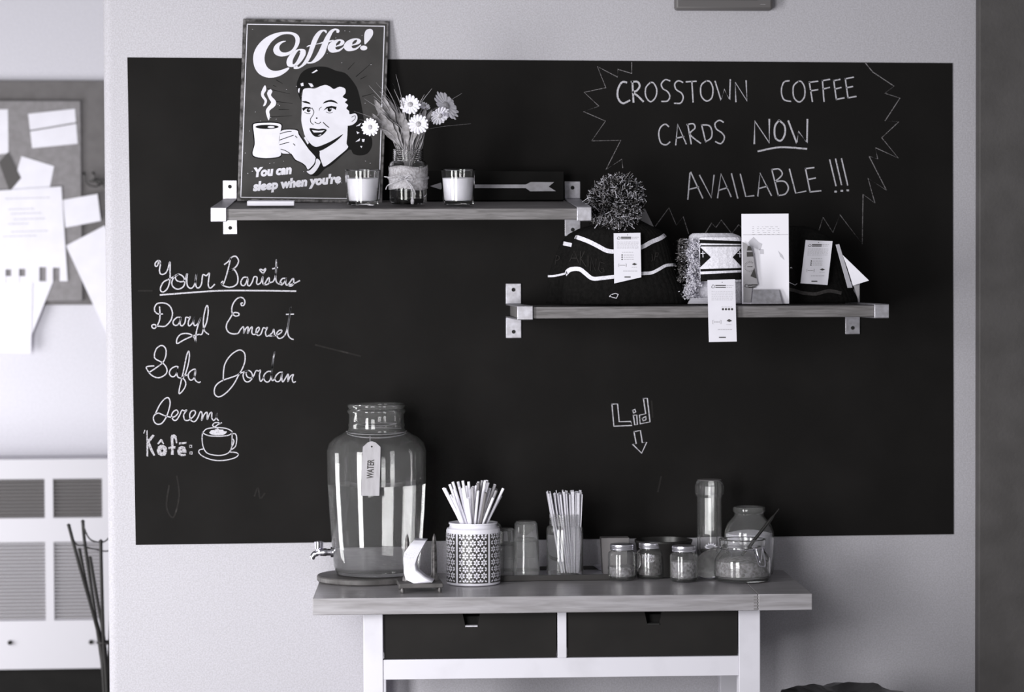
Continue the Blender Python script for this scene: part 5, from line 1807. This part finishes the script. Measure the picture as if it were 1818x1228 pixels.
obj('bin_body', MB().lathe([(0, 0), (.125, 0), (.142, hz-.06), (.145, hz-.055), (.141, hz-.055), (.124, .004), (0, .004)], 40), 'black_plastic', BN, local=True)

# ================================================================== ROOM BEYOND (left)
Yb = BY-.002
ub = lambda x, y, d=0: U(x, y, Yb-d)
PB = thing('pin_board', 'grey pin board covered with notices on the far wall', 'pin board', (ub(60, 540).x, Yb, ub(60, 540).z))
a_, b_ = ub(-260, 143), ub(320, 540)
obj('backing', MB().box(a_.x, b_.x, Yb-.012, Yb, b_.z, a_.z), 'cork_frame', PB, bevel=.002)
a_, b_ = ub(-260, 178, .02), ub(147, 534, .02)
obj('panel', MB().box(a_.x, b_.x, Yb-.022, Yb-.0122, b_.z, a_.z), 'cork', PB, bevel=.003)
notes = [
    ('sheet of white paper cut by the left picture edge on the pin board', [(-60, 195), (14, 194), (15, 272), (-60, 280)], 0, 'paper'),
    ('pale card with a dark fold line high on the pin board', [(50, 202), (133, 193), (138, 255), (57, 263)], .001, 'paper'),
    ('crumpled pale note tilted below the folded card', [(38, 277), (96, 295), (86, 345), (18, 345)], .0012, 'paper'),
    ('small dark tag hanging at the left of the pin board', [(-2, 288), (14, 270), (37, 316), (17, 340)], .003, 'heater_dark'),
    ('large bright notice with torn tabs along its lower edge', None, .005, 'paper'),
    ('small white card right of the large notice', [(110, 355), (173, 344), (179, 392), (116, 404)], .0025, 'paper'),
    ('slanted grey-white sheet hanging off the board lower right', [(117, 436), (186, 400), (250, 560), (192, 598)], .002, 'paper'),
    ('long white sheet hanging lowest at the left', [(-60, 490), (58, 490), (55, 628), (-60, 624)], .0035, 'paper'),
    ('narrow pale strip hanging beside the long sheet', [(56, 498), (94, 500), (70, 560), (54, 600)], .0015, 'paper'),
]
for i, (lb, qd, off, m_) in enumerate(notes):
    yy = Yb-.0226-off
    if qd:
        pp = [U(a, b, yy) for a, b in qd]
        o = obj('paper_note', MB().hexa([p+Vector((0, .0004, 0)) for p in pp], pp), m_, smooth=False)
    else:
        top = [(-60, 342), (109, 331)]
        tabs = []
        xs_ = [120, 106, 106, 94, 94, 82, 82, 70, 70, 45, 45, 34, 34, 20, 20, 10, 10, -60]
        ys_ = [499, 499, 475, 475, 500, 500, 474, 474, 501, 501, 477, 477, 502, 502, 478, 478, 503, 505]
        pol = top+list(zip(xs_, ys_))
        mb = MB()
        mb.poly(pol, lambda x, y: U(x, y, yy))
        mb.poly(pol, lambda x, y: U(x, y, yy+.0004))
        o = obj('paper_note', mb, m_, smooth=False)
        mb = MB()
        rs = random.Random(6)
        for (x0_, x1_, y_) in [(10, 90, 353), (15, 60, 372), (20, 75, 380), (25, 80, 390), (15, 50, 398), (20, 85, 412), (5, 60, 420)]:
            u = x0_
            while u < x1_:
                l = rs.uniform(2, 7)
                mb.stroke([(u, y_-(u*.03)), (u+l, y_-(u*.03))], 1.0, lambda x, y: U(x, y, yy-.0005), smooth=0)
                u += l+2
        obj('print', mb, 'ink_soft', o, smooth=False)
    if i == 1:
        mb = MB().stroke([(53, 232), (90, 226), (136, 218)], 2.2, lambda x, y: U(x, y, yy-.0004), smooth=0)
        obj('fold_line', mb, 'heater_dark', o, smooth=False)
    tag(o, lb, 'paper', 'notices on the pin board')
HK = thing('wall_hook', 'black wire double hook beside the pin board', 'hook', ub(165, 318, .02))
mb = MB()
for pts in ([(148, 308), (152, 312), (154, 325), (165, 331), (176, 329), (180, 322)], [(165, 307), (169, 312), (170, 322), (178, 329)], [(180, 322), (186, 331), (198, 330), (203, 312)]):
    mb.tube([U(a, b, Yb-.03-.01*(k % 2)) for k, (a, b) in enumerate(pts)], .0016, 6, smooth=4)
for a, b in ((148, 308), (165, 307)):
    p = U(a, b, Yb-.03)
    mb.lathe([(0, -.004), (.004, -.001), (.004, .001), (0, .004)], 10, c=p)
mb.box(U(160, 318, Yb-.02).x, U(200, 318, Yb-.02).x, Yb-.0405, Yb-.0125, U(170, 322, Yb-.02).z-.002, U(170, 322, Yb-.02).z+.002)
obj('wire', mb, 'iron', HK)

# convector heater
yh = BY-.16
hh = lambda x, y, d=0: U(x, y, yh-d)
zt_, zb_ = hh(90, 815).z, hh(90, 1187).z
xa_, xb_ = hh(-260, 900).x, hh(300, 900).x
HT = thing('convector_heater', 'long white convector heater with louvred grilles on the far wall', 'heater', ((xa_+xb_)/2, yh, zb_))
cols = [(-175, -92), (-80, -6), (0, 80), (95, 182), (198, 282)]
rows_ = [(850, 919), (962, 1101)]
colsX = [(-185, -96), (-84, -8), (-2, 80), (95, 182), (196, 280)]
colsX = [(-180, -97), (-85, 80), (95, 182), (197, 284)]
zr = [(hh(90, a).z, hh(90, b).z) for a, b in rows_]
xc = [(hh(a, 950).x, hh(b, 950).x) for a, b in colsX]
mb = MB()
mb.box(xa_, xb_, yh+.012, BY-.002, zb_, zt_)
# front frame around the openings
prev = zt_
for (z_a, z_b) in zr:
    mb.box(xa_, xb_, yh, yh+.0119, z_a, prev)
    prev = z_b
mb.box(xa_, xb_, yh, yh+.0119, zb_, prev)
for (z_a, z_b) in zr:
    px_ = xa_
    for (x_a, x_b) in xc:
        mb.box(px_, x_a, yh, yh+.0119, z_b, z_a)
        px_ = x_b
    mb.box(px_, xb_, yh, yh+.0119, z_b, z_a)
obj('casing', mb, 'heater', HT, smooth=False)
for ri, (z_a, z_b) in enumerate(zr):
    for (x_a, x_b) in xc:
        mb = MB()
        n = 11 if ri == 0 else 22
        for k in range(n):
            z_ = z_b+(z_a-z_b)*(k+.5)/n
            mb.add([(x_a, yh+.002, z_+.001), (x_b, yh+.002, z_+.001), (x_b, yh+.0115, z_-.003), (x_a, yh+.0115, z_-.003), (x_a, yh+.002, z_-.0006), (x_b, yh+.002, z_-.0006), (x_b, yh+.0115, z_-.0045), (x_a, yh+.0115, z_-.0045)],
                   [(0, 1, 2, 3), (7, 6, 5, 4), (0, 4, 5, 1), (3, 2, 6, 7), (0, 3, 7, 4), (1, 5, 6, 2)])
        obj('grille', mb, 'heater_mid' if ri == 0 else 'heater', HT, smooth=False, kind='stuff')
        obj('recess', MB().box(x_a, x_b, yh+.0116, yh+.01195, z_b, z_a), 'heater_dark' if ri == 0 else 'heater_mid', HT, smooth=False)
p = hh(18, 1140)
obj('knob', MB().lathe([(0, 0), (.006, 0), (.006, .008), (0, .009)], 14).xf(Matrix.Translation(p) @ Matrix.Rotation(PI/2, 4, 'X')), 'hole', HT)
p = hh(162, 1139)
obj('knob', MB().lathe([(0, 0), (.006, 0), (.006, .008), (0, .009)], 14).xf(Matrix.Translation(p) @ Matrix.Rotation(PI/2, 4, 'X')), 'hole', HT)
mb = MB().box(xa_, xb_, yh+.02, BY-.002, 0, zb_-.001)
obj('dark_gap_block', mb, 'black_wood', HT)  # black block fills the gap under the heater, its shade put into the colour

# wire stand between the rooms
yw = 0.75
uw = lambda x, y, d=0: U(x, y, yw+d)
WS = thing('wire_stand', 'dark iron wire umbrella stand behind the wall end', 'umbrella stand', (uw(190, 1100).x, yw, 0))
rods = [((122, 932), (140, 1000), (178, 1140), (185, 1228), -.03), ((147, 925), (152, 975), (176, 1140), (186, 1228), .03), ((179, 960), (180, 1010), (184, 1140), (190, 1228), -.05),
        ((141, 975), (156, 1050), (182, 1145), (188, 1228), .05), ((210, 935), (202, 1000), (195, 1140), (193, 1228), 0), ((160, 990), (172, 1060), (186, 1145), (190, 1228), .02), ((235, 940), (222, 1000), (200, 1140), (196, 1228), .03)]
mb = MB()
for (p0, p1, p2, p3, dd) in rods:
    P3 = [uw(*p0, dd), uw(*p1, dd), uw(*p2, dd*.4), uw(*p3, dd*.3)]
    P3.append(Vector((P3[-1].x+(P3[-1].x-P3[-2].x)*3, P3[-1].y, .02)))
    mb.tube(P3, .0042, 8, smooth=5)
    mb.lathe([(0, -.005), (.005, -.001), (.005, .001), (0, .005)], 10, c=P3[0])
obj('rod', mb, 'iron', WS, label='bundle of bent iron rods', kind='stuff')
mb = MB()
mb.tube([uw(147, 930), uw(158, 955), uw(175, 962), uw(190, 958), uw(205, 935)], .002, 6, smooth=5)
mb.tube([uw(122, 935), uw(135, 965), uw(152, 967)], .0018, 6, smooth=5)
mb.tube([uw(150, 970), uw(170, 975), uw(190, 978), uw(205, 970)], .0018, 6, smooth=5)
cR = uw(188, 1140)
mb.tube([(cR.x+.02*math.cos(k*PI/10), yw+.02*math.sin(k*PI/10), cR.z) for k in range(21)], .003, 8)
obj('ring', mb, 'iron', WS)
bz = Vector((uw(193, 1228).x, yw, 0))
obj('base', MB().lathe([(0, 0), (.11, 0), (.11, .006), (.02, .012), (.012, .02), (.012, .2), (0, .2)], 32, c=bz), 'iron', WS)
